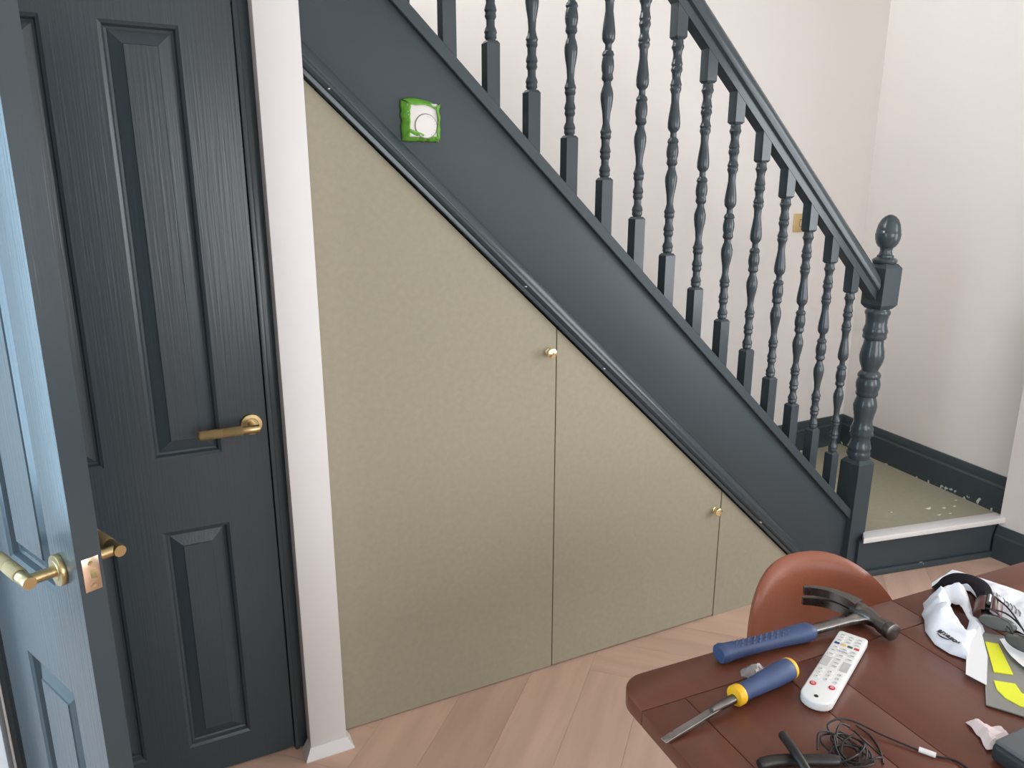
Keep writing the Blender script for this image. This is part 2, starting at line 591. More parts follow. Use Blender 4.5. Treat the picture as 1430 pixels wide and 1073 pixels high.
# closet wall above the door and the floor-level return
b = MB().box(ROOM_XL - .1, POST_X0, 0.0, 0.09, 2.03, ROOM_H)
struct(b.build('wall_closet', M_WALL), 'white wall above the cupboard door')
b = MB().box(HALL_X - .12, XR + .14, ROOM_YF - .14, -0.03, ROOM_H, ROOM_H + .1)
b.box(HALL_X - .12, -.2, -0.03, BACK_Y + .12, ROOM_H, ROOM_H + .1)
b.box(-1.2, 3.3, -0.03, 0.03, ROOM_H, STAIR_H)
b.box(-1.2, 3.3, -0.03, BACK_Y + .12, STAIR_H, STAIR_H + .1)
b.box(-1.3, -1.2, -0.03, BACK_Y + .12, ROOM_H, WIN5[2])
b.box(-1.3, -1.2, -0.03, BACK_Y + .12, WIN5[3], STAIR_H)
b.box(-1.3, -1.2, -0.03, WIN5[0], WIN5[2], WIN5[3])
b.box(-1.3, -1.2, WIN5[1], BACK_Y + .12, WIN5[2], WIN5[3])
struct(b.build('ceiling', M_CEIL), 'white ceiling')


def window(name, axis, pos, a0, a1, z0, z1, label):
    root = struct(empty(name, (0, 0, 0)), label)
    t = .05

    def bx(p0, p1, q0, q1, zz0, zz1, nm, m):
        bb = MB()
        if axis == 'x':
            bb.box(p0, p1, q0, q1, zz0, zz1, .004)
        else:
            bb.box(q0, q1, p0, p1, zz0, zz1, .004)
        bb.build(nm, m, root)
    p0, p1 = pos
    bx(p0, p1, a0, a0 + t, z0, z1, 'window_jamb', M_WHITE)
    bx(p0, p1, a1 - t, a1, z0, z1, 'window_jamb', M_WHITE)
    bx(p0, p1, a0 + t, a1 - t, z0, z0 + t, 'window_sill', M_WHITE)
    bx(p0, p1, a0 + t, a1 - t, z1 - t, z1, 'window_head', M_WHITE)
    mid = (a0 + a1) / 2
    bx(p0, p1, mid - .025, mid + .025, z0 + t, z1 - t, 'mullion', M_WHITE)


window('window_1', 'x', (ROOM_XR + .0, ROOM_XR + .05), WIN1[0], WIN1[1], WIN1[2], WIN1[3], 'white framed window in the side wall')
window('window_2', 'y', (ROOM_YF - .05, ROOM_YF), WIN2[0], WIN2[1], WIN2[2], WIN2[3], 'white framed window behind the camera')
window('window_3', 'x', (HALL_X - .05, HALL_X), WIN3[0], WIN3[1], WIN3[2], WIN3[3], 'white framed hall window')
window('window_4', 'y', (HALL_YB, HALL_YB + .05), WIN4[0], WIN4[1], WIN4[2], WIN4[3], 'white framed glazed hall entrance')
window('window_5', 'x', (-1.23, -1.19), WIN5[0], WIN5[1], WIN5[2], WIN5[3], 'white framed window lighting the stairwell from above')


# skirting boards (moulded top) swept along a line
def skirting(name, A, B, z0, h, t, side, m, label):
    A, B = Vector(A), Vector(B)
    dd = (B - A).normalized()
    nn = Vector((-dd.y, dd.x)) * side
    prof = [(0, 0), (t, 0), (t, h * .70), (t * .72, h * .76), (t * .72, h * .82), (t * .5, h * .90), (t * .45, h * .97), (t * .35, h), (0, h)]
    bb = MB()
    rings = [[bb.b.verts.new((P.x + nn.x * p[0], P.y + nn.y * p[0], z0 + p[1])) for p in prof] for P in (A, B)]
    k = len(prof)
    fs = [bb.b.faces.new(rings[0]), bb.b.faces.new(rings[1][::-1])]
    for i in range(k):
        fs.append(bb.b.faces.new((rings[0][i], rings[1][i], rings[1][(i + 1) % k], rings[0][(i + 1) % k])))
    bmesh.ops.recalc_face_normals(bb.b, faces=fs)
    return struct(bb.build(name, m, None, 30), label)


skirting('baseboard_back', (1.93, BACK_Y), (3.02, BACK_Y), LAND_Z, .165, .022, -1, M_CHIP, 'dark moulded skirting on the wall behind the newel')
skirting('baseboard_right', RW_A, RW_B + d * .012, LAND_Z, .165, .022, -1 if (Vector((-d.y, d.x)).x > 0) else 1, M_CHIP, 'dark skirting with white paint chips along the landing')
skirting('baseboard_side', (ROOM_XR, -0.175), (ROOM_XR, ROOM_YF), 0, .15, .02, -1, M_PAINT, 'dark skirting on the white room wall')

# white post beside the cupboard door with a small plinth
b = MB().box(POST_X0, POST_X1, -0.062, 0.06, 0, ROOM_H, .0015)
post = struct(b.build('trim_1', M_WHITE), 'white square post between the dark door and the sage panels')
b = MB()
for (x0, x1, y0, y1, s) in ((POST_X0, POST_X1, -.062, -.02, 'f'),):
    lo = [(POST_X0 - .018, -.081), (POST_X1 + .018, -.081), (POST_X1 + .018, -.02), (POST_X0 - .018, -.02)]
    hi = [(POST_X0 - .002, -.065), (POST_X1 + .002, -.065), (POST_X1 + .002, -.02), (POST_X0 - .002, -.02)]
    zs = 0.003
    A = [b.b.verts.new((p[0], p[1], 0)) for p in lo]
    A2 = [b.b.verts.new((p[0], p[1], zs)) for p in lo]
    B = [b.b.verts.new((p[0], p[1], .032)) for p in hi]
    fs = [b.b.faces.new(A[::-1]), b.b.faces.new(B)]
    for P, Q in ((A, A2), (A2, B)):
        for i in range(4):
            fs.append(b.b.faces.new((P[i], P[(i + 1) % 4], Q[(i + 1) % 4], Q[i])))
    bmesh.ops.recalc_face_normals(b.b, faces=fs)
b.build('plinth', M_WHITE, post, 20)


# ------------------------------------------------------------------ doors
def door_slab(w, h, t, panels, both=False):
    """moulded door: panels are (x0, x1, z0, z1) fields sunk into the front (y = 0) with a raised centre"""
    bb = MB()
    rings = [(0, 0), (.003, .002), (.007, .004), (.011, .013), (.016, .015), (.044, .004), (.0455, .0015), (.050, .0015)]

    def face(yf, sgn):
        xs = sorted({0, w} | {p[0] for p in panels} | {p[1] for p in panels})
        zs = sorted({0, h} | {p[2] for p in panels} | {p[3] for p in panels})
        vg = {(x, z): bb.b.verts.new((x, yf, z)) for x in xs for z in zs}
        for i in range(len(xs) - 1):
            for j in range(len(zs) - 1):
                cx, cz = (xs[i] + xs[i + 1]) / 2, (zs[j] + zs[j + 1]) / 2
                if any(p[0] < cx < p[1] and p[2] < cz < p[3] for p in panels):
                    continue
                bb.b.faces.new((vg[xs[i], zs[j]], vg[xs[i + 1], zs[j]], vg[xs[i + 1], zs[j + 1]], vg[xs[i], zs[j + 1]]))
        for p in panels:
            prev = None
            for ins, dp in rings:
                c = [(p[0] + ins, p[2] + ins), (p[1] - ins, p[2] + ins), (p[1] - ins, p[3] - ins), (p[0] + ins, p[3] - ins)]
                cur = [vg[q] if ins == 0 and q in vg else bb.b.verts.new((q[0], yf + sgn * dp, q[1])) for q in c]
                if prev:
                    for k in range(4):
                        bb.b.faces.new((prev[k], prev[(k + 1) % 4], cur[(k + 1) % 4], cur[k]))
                prev = cur
            bb.b.faces.new(prev)
    face(0, 1)
    if both:
        face(t, -1)
    e = 0.0
    A = [(0, 0), (w, 0), (w, h), (0, h)]
    f0 = [bb.b.verts.new((x, e, z)) for x, z in A]
    f1 = [bb.b.verts.new((x, t - e, z)) for x, z in A]
    for k in range(4):
        bb.b.faces.new((f0[k], f0[(k + 1) % 4], f1[(k + 1) % 4], f1[k]))
    if not both:
        bb.b.faces.new(f1)
    bmesh.ops.remove_doubles(bb.b, verts=bb.b.verts[:], dist=1e-5)
    bmesh.ops.recalc_face_normals(bb.b, faces=bb.b.faces[:])
    return bb


def lever_handle(parent, x, y, z, out, side, stem=.048):
    """round rose, stem standing out along local y * out, lever running along local x * side"""
    h = empty('lever_handle', (x, y, z))
    h.parent = parent
    R = Matrix.Rotation(math.pi / 2 * (1 if out < 0 else -1), 4, 'X')     # local z -> y*out
    MB().lathe([(.0262, 0), (.0265, .001), (.0265, .0075), (.0255, .009), (.017, .0095), (.016, .0105), (.012, .0105)], 32, R).build('rose', M_SATIN, h)
    MB().lathe([(.0095, .006), (.0095, stem + .004)], 20, R).build('stem', M_SATIN, h)
    Lx = Matrix.Translation((0, out * stem, 0)) @ Matrix.Rotation(math.pi / 2 * side, 4, 'Y')
    MB().lathe([(.0098, -.013), (.0104, -.012), (.0104, .026), (.0098, .027)], 24, Lx).build('lever', M_SATIN, h)
    MB().lathe([(.0108, .026), (.0116, .028), (.0116, .072), (.0108, .0735), (.0116, .075), (.0116, .123), (.0105, .126), (.006, .126), (.005, .130), (.001, .1305)], 24, Lx).build('knurled_grip', M_KNURL, h)
    return h


# cupboard door (closed, in the plane of the stair front)
DX0, DX1, DY = -0.765, -0.150, -0.004
door = MB()
DP = [(-.4195 - DX0, -.2620 - DX0, .914, 1.898), (-.680 - DX0, -.5230 - DX0, .914, 1.898),
      (-.4195 - DX0, -.2620 - DX0, .094, .725), (-.680 - DX0, -.5230 - DX0, .094, .725)]
root = struct(empty('door_1', (DX0, DY, 0)), 'dark slate four-panel cupboard door beside the white post, closed')
o = door_slab(DX1 - DX0, 1.985, .035, DP).build('door_leaf', M_DOOR, root, 20)
o.location = (0, 0, .006)
lever_handle(root, -.187 - DX0, 0, .985, -1, -1, .05)
MB().box(-.1400 - DX0, -.1345 - DX0, -.003, .002, .981, .990, .0008).build('latch_tip', M_PLATE, root)
b = MB()
b.box(-.1475 - DX0, POST_X0 - DX0 + .0, -.004, .06, 0, 2.03, .001)
b.build('door_jamb', M_DOOR, root)
b = MB()
b.box(-.1475 - DX0, -.136 - DX0, -.010, -.003, 0, 2.03, .0015)
b.build('jamb_bead', M_DOOR, root)
MB().box(-.1475 - DX0 - .62, -.1475 - DX0, -.004, .06, 1.996, 2.03, .001).build('door_head', M_DOOR, root)
MB().box(-.0045, .006, -.139, -.002, 0, 2.03, .001).build('door_jamb', M_DOOR, root)

# room door standing ajar, near the camera
LW, LT = 0.457, 0.038
ALPHA = math.atan2(-.903, .429)
HX, HY = -.533 - .429 * LW, -.662 + .903 * LW
root = struct(empty('door_2', (HX, HY, 0), ALPHA), 'glossy blue-grey narrow panel door standing ajar in the left foreground')
o = door_slab(LW, 1.975, LT, [(LW - .312, LW - .105, .10, .699), (LW - .312, LW - .105, .893, 1.87)], both=True).build('door_leaf', M_LEAF, root, 20)
o.location = (0, 0, .008)
HZ = .960
lever_handle(root, LW - .066, 0, HZ, -1, -1, .05)
lever_handle(root, LW - .066, LT, HZ, 1, -1, .05)
pl = MB().box(LW - .0005, LW + .0015, .007, .0325, .9365, .9935, .0006).build('latch_plate', M_PLATE, root)
b = MB()
for zz in (.984, .946):
    b.lathe([(.0042, 0), (.0036, .0008), (.001, .0004)], 14, Matrix.Translation((LW + .0014, .0197, zz)) @ Matrix.Rotation(math.pi / 2, 4, 'Y'))
b.build('latch_screws', M_SATIN, pl)
MB().prism([(LW - .001, .0135), (LW + .007, .0255), (LW + .002, .0265), (LW - .001, .0265)], 'z', .958, .973, .0006).build('latch_bolt', M_SATIN, pl)
# dark door lining on the pier
b = MB()
b.box(ROOM_XL - .11, ROOM_XL + .012, JY - .045, JY, 0, 2.03, .0015)
b.box(ROOM_XL - .11, ROOM_XL + .012, -1.17, -1.135, 0, 2.03, .0015)
b.box(ROOM_XL - .11, ROOM_XL + .012, -1.17, JY, 1.995, 2.03, .0015)
struct(b.build('trim_2', M_WHITE), 'white door lining of the left doorway')

# ------------------------------------------------------------------ staircase
MS = 0.9342                                  # rake of the flight
C_PANEL, C_MOULD, C_CAPB, C_CAPT = 1.8170, 1.8860, 2.2150, 2.2475
C_RAILU, C_BT, C_BB = 3.108, 3.045, 2.4195
NX0, NY0, NWD = 2.0754, -0.0227, 0.0887
ST = tag(empty('staircase', (1.0, 0.4, 0)), 'dark slate painted staircase with turned balusters and acorn-topped newel', 'staircase')


def sp(o):
    """parent to the staircase keeping world coordinates"""
    o.parent = ST
    o.location = (o.location.x - 1.0, o.location.y - .4, o.location.z)
    return o


XT = -0.60                                    # top end of the modelled flight
rk = lambda c, x: c - MS * x
XE = NX0 + .01
XM = (C_PANEL) / MS                           # where the panel line meets the floor
# outer string
pts = [(XT, rk(C_PANEL + .01, XT)), (XM + .0, 0.0), (XE, 0.0), (XE, rk(C_CAPB, XE)), (XT, rk(C_CAPB, XT))]
sp(MB().prism(pts, 'y', 0.002, 0.034, .0008).build('stringer', M_PAINT))


def raked(prof, x0, x1, name, m, smooth=35, plumb0=True):
    """profile (y, height above line c=0 measured vertically) swept along the rake between x0 and x1 with plumb cuts"""
    bb = MB()
    R = [[bb.b.verts.new((x, p[0], rk(p[1], x))) for p in prof] for x in (x0, x1)]
    k = len(prof)
    fs = [bb.b.faces.new(R[0]), bb.b.faces.new(R[1][::-1])]
    for i in range(k):
        fs.append(bb.b.faces.new((R[0][i], R[1][i], R[1][(i + 1) % k], R[0][(i + 1) % k])))
    bmesh.ops.recalc_face_normals(bb.b, faces=fs)
    return sp(bb.build(name, m, None, smooth))


# lower edge moulding: two beads over a flat
cm = C_PANEL + .001
raked([(.002, cm), (-.016, cm), (-.017, cm + .006), (-.017, cm + .014), (-.012, cm + .017), (-.016, cm + .021), (-.021, cm + .030), (-.020, cm + .038),
       (-.013, cm + .044), (-.013, cm + .052), (-.010, cm + .062), (-.006, cm + .073), (-.003, cm + .078), (.002, cm + .080)], -.02, 1.94, 'string_moulding', M_GLOSS, 25)
# base rail capping the string
raked([(.002, C_CAPT - .041), (-.012, C_CAPT - .041), (-.0135, C_CAPT - .039), (-.0135, C_CAPT - .003), (-.0115, C_CAPT), (.046, C_CAPT), (.052, C_CAPT - .006), (.052, C_CAPB)], XT, NX0 + .006, 'base_rail', M_PAINT, 15)
# handrail
cr = C_RAILU
ym = .018
raked([(ym - .020, cr), (ym + .020, cr), (ym + .020, cr + .034), (ym + .030, cr + .040), (ym + .033, cr + .055), (ym + .031, cr + .078), (ym + .022, cr + .098), (ym + .008, cr + .107),
       (ym - .008, cr + .107), (ym - .022, cr + .098), (ym - .031, cr + .078), (ym - .033, cr + .055), (ym - .030, cr + .040), (ym - .020, cr + .034)], XT, NX0 + .014, 'handrail', M_GLOSS, 40)

# balusters
BW = 0.037
T0 = [(.005, 38), (.018, 38), (.032, 44), (.044, 38), (.049, 35), (.072, 32), (.095, 36), (.109, 40), (.119, 36), (.124, 39), (.136, 41), (.146, 36), (.150, 34), (.173, 32), (.188, 36), (.200, 41), (.210, 37),
      (.213, 39), (.223, 40), (.236, 34), (.243, 32), (.280, 31), (.315, 36), (.347, 41), (.375, 44), (.395, 43), (.407, 37), (.415, 29), (.421, 27), (.441, 28), (.449, 36), (.461, 41), (.470, 36), (.474, 37),
      (.490, 41), (.508, 43), (.528, 41), (.541, 36), (.548, 37), (.562, 40), (.570, 36), (.576, 30), (.590, 30), (.605, 36), (.628, 43), (.650, 43), (.680, 38), (.715, 31), (.756, 28), (.780, 33), (.786, 36), (.796, 40),
      (.804, 36), (.810, 36), (.817, 38), (.827, 34), (.829, 32), (.856, 31), (.872, 36), (.883, 39), (.892, 34), (.897, 35), (.906, 37), (.917, 32), (.920, 30), (.943, 30), (.956, 36), (.967, 40), (.976, 36), (.980, 37), (.989, 38), (.996, 33)]
KR = .1864 / 455.0


def baluster_mesh():
    LT_ = C_BT - C_BB                        # turned length; local z = 0 at the top of the lower block
    bb = MB()
    prof = [((37.5 + (r - 36.5) * (1.5 if r < 36.5 else 1.25)) * KR, (1 - t) * LT_) for t, r in T0][::-1]
    prof = [(.012, -.004)] + prof + [(.012, LT_ + .004)]
    bb.lathe(prof, 16)
    hw = BW / 2
    # square blocks with a chamfered shoulder, raked ends buried in rail and cap
    for lo in (True, False):
        if lo:
            zs = [(-(C_BB - C_CAPT) - MS * hw * 0 - .012, 1), (-.007, 1), (0, .72)]
        else:
            zs = [(LT_, .72), (LT_ + .007, 1), (LT_ + (C_RAILU - C_BT) + .008, 1)]
        rings = []
        for idx, (z, s) in enumerate(zs):
            ring = []
            for sx, sy in ((-1, -1), (1, -1), (1, 1), (-1, 1)):
                zz = z
                if (lo and idx == 0) or (not lo and idx == 2):
                    zz = z + MS * (hw - sx * hw)
                ring.append(bb.b.verts.new((sx * hw * s, sy * hw * s, zz)))
            rings.append(ring)
        fs = []
        for A, B in zip(rings[:-1], rings[1:]):
            for k in range(4):
                fs.append(bb.b.faces.new((A[k], A[(k + 1) % 4], B[(k + 1) % 4], B[k])))
        fs.append(bb.b.faces.new(rings[0][::-1]))
        fs.append(bb.b.faces.new(rings[-1]))
        bmesh.ops.recalc_face_normals(bb.b, faces=fs)
    return bb.mesh('baluster', M_GLOSS, 28)


bal_me = baluster_mesh()
for i in range(-3, 14):
    xr = .3925 + .1226 * i
    o = bpy.data.objects.new('baluster', bal_me)
    COL.objects.link(o)
    o.location = (xr - BW / 2, BW / 2 - .001, rk(C_BB, xr))
    sp(o)

# bare nicks and pin heads on the painted moulding
for x, c in ((.055, 1.842), (.585, 1.838), (.86, 1.826), (1.58, 1.832), (1.78, 1.834)):
    sp(MB().box(x - .0022, x + .0022, -.024, -.012, rk(c, x) - .0012, rk(c, x) + .0014, .0005, 1).build('paint_nick', M_FLAKE))

# newel post (leans a touch away from the flight)
nv = empty('newel_post', (NX0 + NWD / 2, NY0 + NWD / 2, 0))
nv.rotation_euler = (0, .017, 0)
h = NWD / 2
NZ = dict(low=.510, upb=1.120, upt=1.292)


def block(bb, z0, z1, hh, cb, ct):
    rings = []
    if cb:
        rings += [(z0, .74), (z0 + cb, 1)]
    else:
        rings += [(z0, 1)]
    if ct:
        rings += [(z1 - ct, 1), (z1, .74)]
    else:
        rings += [(z1, 1)]
    R = [[bb.b.verts.new((sx * hh * s, sy * hh * s, z)) for sx, sy in ((-1, -1), (1, -1), (1, 1), (-1, 1))] for z, s in rings]
    fs = [bb.b.faces.new(R[0][::-1]), bb.b.faces.new(R[-1])]
    for A, B in zip(R[:-1], R[1:]):
        for k in range(4):
            fs.append(bb.b.faces.new((A[k], A[(k + 1) % 4], B[(k + 1) % 4], B[k])))
    bmesh.ops.recalc_face_normals(bb.b, faces=fs)


bb = MB()
block(bb, -.01, NZ['low'], h, 0, .016)
o = bb.build('newel_base_block', M_PAINT, nv, 30)
bb = MB()
block(bb, NZ['upb'], NZ['upt'], h * 1.03, .016, .016)
bb.build('newel_cap_block', M_PAINT, nv, 30)
NP = [(430, 86), (432, 90), (434, 96), (437, 96), (439, 90), (444, 86), (451, 84), (456, 90), (460, 96), (463, 92), (464.5, 90), (467.5, 93), (470, 90), (472.5, 78), (478, 80), (486, 90), (495, 95), (502, 91), (507, 82), (512, 72), (515, 70),
      (517, 82), (520, 90), (523, 90), (525, 85), (528, 90), (533, 95), (538, 94), (542, 88), (544, 86), (547, 89), (549, 86), (551, 76), (556, 86), (564, 94), (571, 90), (579, 81), (587, 77), (593, 84), (597, 91), (600, 88), (603, 94), (606, 90),
      (608, 82), (613, 80), (619, 86), (623, 94), (626, 94), (628, 89), (630, 91), (632, 95), (635, 94), (638, 86), (640, 84)]
prof = [((88 + (r - 88) * 1.25) * .00047, NZ['upb'] + (NZ['low'] - NZ['upb']) * (y - 430) / 210) for y, r in NP][::-1]
MB().lathe(prof, 28).build('newel_turning', M_GLOSS, nv, 40)
fz = NZ['upt']
MB().lathe([(.030, fz - .003), (.040, fz), (.0445, fz + .006), (.0445, fz + .014), (.038, fz + .020), (.030, fz + .024), (.030, fz + .030), (.024, fz + .034), (.0215, fz + .046), (.0225, fz + .056), (.026, fz + .060), (.032, fz + .064),
            (.039, fz + .076), (.0438, fz + .092), (.0452, fz + .107), (.0448, fz + .112), (.0438, fz + .113), (.0425, fz + .126), (.038, fz + .146), (.030, fz + .163), (.020, fz + .174), (.009, fz + .180), (.001, fz + .1815)], 28).build('acorn_finial', M_GLOSS, nv, 40)
sp(nv)

# treads and risers of the flight
RISE, GOING = .2, .2 / MS
for k in range(9):
    xn = 1.93 - GOING * k
    zt = LAND_Z + RISE * (k + 1)
    sp(MB().box(xn - GOING - .02, xn + .018, .034, BACK_Y - .002, zt - .022, zt, .004).build('tread', M_MDF))
    sp(MB().box(xn - .012, xn, .034, BACK_Y - .002, zt - RISE, zt - .022, .001).build('riser', M_PAINT))
# wall string
raked([(BACK_Y - .022, 2.10), (BACK_Y - .022, 2.36), (BACK_Y - .018, 2.375), (BACK_Y - .001, 2.375), (BACK_Y - .001, 2.10)], XT, 1.93, 'wall_string', M_PAINT)
# quarter landing at the foot: green board, white nosing, dark riser
NA, NB = Vector((2.100, -.062)), Vector((2.845, -.2))       # front line of the nosing
dn = (NB - NA).normalized()
nf = Vector((dn.y, -dn.x))                                   # towards the room
wl = lambda y: RW_A.x + (RW_B.x - RW_A.x) * (y - RW_A.y) / (RW_B.y - RW_A.y)
NA1, NB1 = NA - nf * .058, NB - nf * .058
NB1 = Vector((wl(NB1.y) - .001, NB1.y))
brd = [(NA1.x + .06, NA1.y), (NB1.x, NB1.y), (wl(.838) - .001, .838), (1.93, .838), (1.93, .034), (2.166, .034), (2.166, NA1.y)]
brd = [(2.166, NA1.y - (2.166 - NA1.x) * .18), (NB1.x, NB1.y), (wl(.838) - .001, .838), (1.918, .838), (1.918, .034), (2.076, .034), (2.076, .068), (2.166, .068)]
sp(MB().prism(brd, 'z', LAND_Z - .018, LAND_Z).build('landing_board', M_MDF))
ns = [(NA.x + .055, NA.y - .055 * .185 + .0), (NB.x - .004, NB.y), (NB1.x, NB1.y), (2.166, NA1.y - (2.166 - NA1.x) * .18)]
ns[0] = tuple(NA + dn * .012)
sp(MB().prism(ns, 'z', LAND_Z - .022, LAND_Z + .0015, .003).build('nosing_strip', M_WHITE))
RA, RB = NA - nf * .03 + dn * .02, NB - nf * .03
rz = [tuple(RA), tuple(RB + dn * .015), tuple(RB - nf * .018 + dn * .015), tuple(RA - nf * .018)]
sp(MB().prism(rz, 'z', 0, LAND_Z - .022).build('landing_riser', M_PAINT))
tz = [tuple(RA + nf * .014), tuple(RB + nf * .014 - dn * .01), tuple(RB), tuple(RA)]
sp(MB().prism(tz, 'z', 0, .028, .005, 2).build('riser_trim', M_CHIP2))

# ------------------------------------------------------------------ cupboard panels under the stairs
X1_, X2_ = 0.7004, 1.3963
GAP = .0030
CT = C_PANEL - .005


CUP = tag(empty('understair_cupboard', (0, 0, 0)), 'sage green understair cupboard with sloping top and two brass knobs', 'cupboard')


def panel(name, x0, x1, zb, label, y=0.0):
    root = empty(name, ((x0 + x1) / 2, y, 0))
    root['label'] = label
    root.parent = CUP
    cx = (x0 + x1) / 2
    if rk(CT, x1) > zb + .01:
        p = [(x0 - cx, zb), (x1 - cx, zb), (x1 - cx, rk(CT, x1)), (x0 - cx, rk(CT, x0))]
    else:
        p = [(x0 - cx, zb), ((CT - zb) / MS - cx, zb), (x0 - cx, rk(CT, x0))]
    MB().prism(p, 'y', -.0005, .018, .0009, 1).build('door_panel', M_MDF, root, 20)
    return root


def knob(root, x, z):
    R = Matrix.Translation((x - root.location.x, -.0005, z)) @ Matrix.Rotation(math.pi / 2, 4, 'X')
    MB().lathe([(.0095, 0), (.0095, .002), (.0075, .0035), (.0055, .006), (.0052, .014), (.008, .0165), (.0135, .018), (.0155, .021), (.0158, .0255), (.0145, .0285), (.010, .0305), (.001, .031)], 28, R).build('knob', M_BRASS, root, 40)


p1 = panel('cupboard_door', .0, X1_ - GAP / 2, .004, 'largest sage green under-stair door, next to the white post, brass knob')
knob(p1, .671, 1.0900)
p2 = panel('cupboard_door', X1_ + GAP / 2, X2_ - GAP / 2, .006, 'middle sage green under-stair door between two vertical gaps, brass knob')
knob(p2, 1.366, .4415)
p3 = panel('cupboard_panel', X2_ + GAP / 2, 1.95, .0, 'small triangular sage green under-stair panel behind the leather chair', -.0012)

# ------------------------------------------------------------------ thermostat masked with green tape
TX, TZ = .2890, 1.7290
th = tag(empty('thermostat', (TX, .0, TZ)), 'white dial thermostat edged with torn green masking tape on the stringer', 'thermostat')
MB().box(-.041, .041, -.024, .001, -.041, .041, .005, 3).build('thermostat_body', M_THERM, th)
R = Matrix.Translation((.006, -.0235, -.014)) @ Matrix.Rotation(math.pi / 2, 4, 'X')
MB().lathe([(.0305, 0), (.0305, .0012), (.029, .0014), (.001, .0014)], 40, R).build('dial_ring', M_RING, th)
MB().lathe([(.0284, 0), (.0284, .003), (.0275, .0038), (.001, .004)], 40, R).build('dial', M_THERM, th)
# ticks on the dial
b = MB()
for k in range(9):
    a = math.radians(80 - k * 17)
    c = Vector((.006 + .024 * math.cos(a), 0, -.014 + .024 * math.sin(a)))
    b.box(-.0016, .0016, -.0001, .0001, -.0003, .0003, M=Matrix.Translation((c.x, -.0277, c.z)) @ Matrix.Rotation(-a, 4, 'Y'))
b.build('dial_ticks', M_RING, th, 0)


def tape(pts_in, pts_out, name):
    """wrinkled strip between an inner rim on the casing face and an outer rim on the stringer"""
    n = len(pts_in)
    bb = MB()
    rows = 7
    V = []
    for i in range(n):
        a, c = Vector(pts_in[i]), Vector(pts_out[i])
        line = []
        for j in range(rows):
            t = j / (rows - 1)
            p = a.lerp(c, t)
            w = noise.noise(Vector((p.x * 130 + 5, p.z * 130, t * 3))) * .0055 * math.sin(math.pi * min(1, t * 1.0 + .15))
            p = p + Vector((0, -.003 * math.sin(math.pi * t) + w * .9, w * .4))
            p.y = min(p.y, -.0015)
            line.append(bb.b.verts.new(p))
        V.append(line)
    for i in range(n - 1):
        for j in range(rows - 1):
            bb.b.faces.new((V[i][j], V[i + 1][j], V[i + 1][j + 1], V[i][j + 1]))
    o = bb.build(name, M_TAPE, th, 50)
    so = o.modifiers.new('thickness', 'SOLIDIFY')
    so.thickness = .0012
    return o


def strip(fi, fo, n=28):
    return [fi(k / (n - 1)) for k in range(n)], [fo(k / (n - 1)) for k in range(n)]


rn = lambda t, s: noise.noise(Vector((t * 7 + s, s * 2.1, 0)))
zi = -.0262
tape(*strip(lambda t: (-.0335 + .002 * rn(t, 1) - (.004 * t), zi, .036 - .076 * t), lambda t: (-.0520 + .004 * rn(t, 2), .0 - .002, .049 - .099 * t)), 'tape')
tape(*strip(lambda t: (-.037 + .076 * t, zi - .004 * (t < .45), -.022 - .016 * min(1, t * 1.7) + .0015 * rn(t, 3)), lambda t: (-.050 + .098 * t, -.002, -.0505 + .003 * rn(t, 4))), 'tape')
tape(*strip(lambda t: (.0365 - .003 * math.sin(t * 9) * .6, zi - .003, -.038 + .074 * t), lambda t: (.0520 + .005 * rn(t, 5), -.004, -.049 + .092 * t)), 'tape')
tape(*strip(lambda t: (-.034 + .072 * t, zi - .003, .0365 - (.012 * max(0, t - .7) / .3)), lambda t: (-.049 + .096 * t, -.004, .0510 + .004 * math.sin(t * 5) - .009 * max(0, t - .8) / .2)), 'tape')

# light switch on the wall behind the stairs
sw = tag(empty('light_switch', (2.560, BACK_Y, 1.4075)), 'square brass light switch on the wall behind the balusters', 'light switch')
MB().box(-.045, .045, -.007, 0, -.045, .045, .002).build('switch_plate', M_SWITCH, sw)
MB().box(-.0085, .0085, -.0075, -.004, -.0175, .0175, .0005).build('rocker_gap', M_BLACKGAP, sw)
MB().box(-.007, .007, -.0105, -.005, -.015, .015, .0015, M=Matrix.Rotation(.10, 4, 'X')).build('rocker', M_ROCK, sw)

# ------------------------------------------------------------------ table
TZT = .76
TA = math.radians(-3.0)
TO = Vector((.243, -1.012))
table = tag(empty('dining_table', (TO.x, TO.y, 0), TA), 'dark brown wooden dining table with rounded corners, covered in tools and clutter', 'table')
TLX, TLY, TTH = 1.55, .92, .028
RC = .05


def tl(x, y):
    """world -> table-local"""
    q = Vector((x, y)) - TO
    c, s = math.cos(-TA), math.sin(-TA)
    return (q.x * c - q.y * s, q.x * s + q.y * c)


def rounded(x0, x1, y0, y1, r, corners):
    """rectangle outline with the named corners rounded: tl tr br bl (y1 is far)"""
    out = []
    for nm, cx, cy, a0 in (('bl', x0, y0, 180), ('br', x1, y0, 270), ('tr', x1, y1, 0), ('tl', x0, y1, 90)):
        if nm in corners:
            ox = cx + (r if 'l' in nm else -r)
            oy = cy + (r if 'b' in nm else -r)
            for k in range(9):
                a = math.radians(a0 + 90 * k / 8)
                out.append((ox + r * math.cos(a), oy + r * math.sin(a)))
        else:
            out.append((cx, cy))
    return out


g = .0005
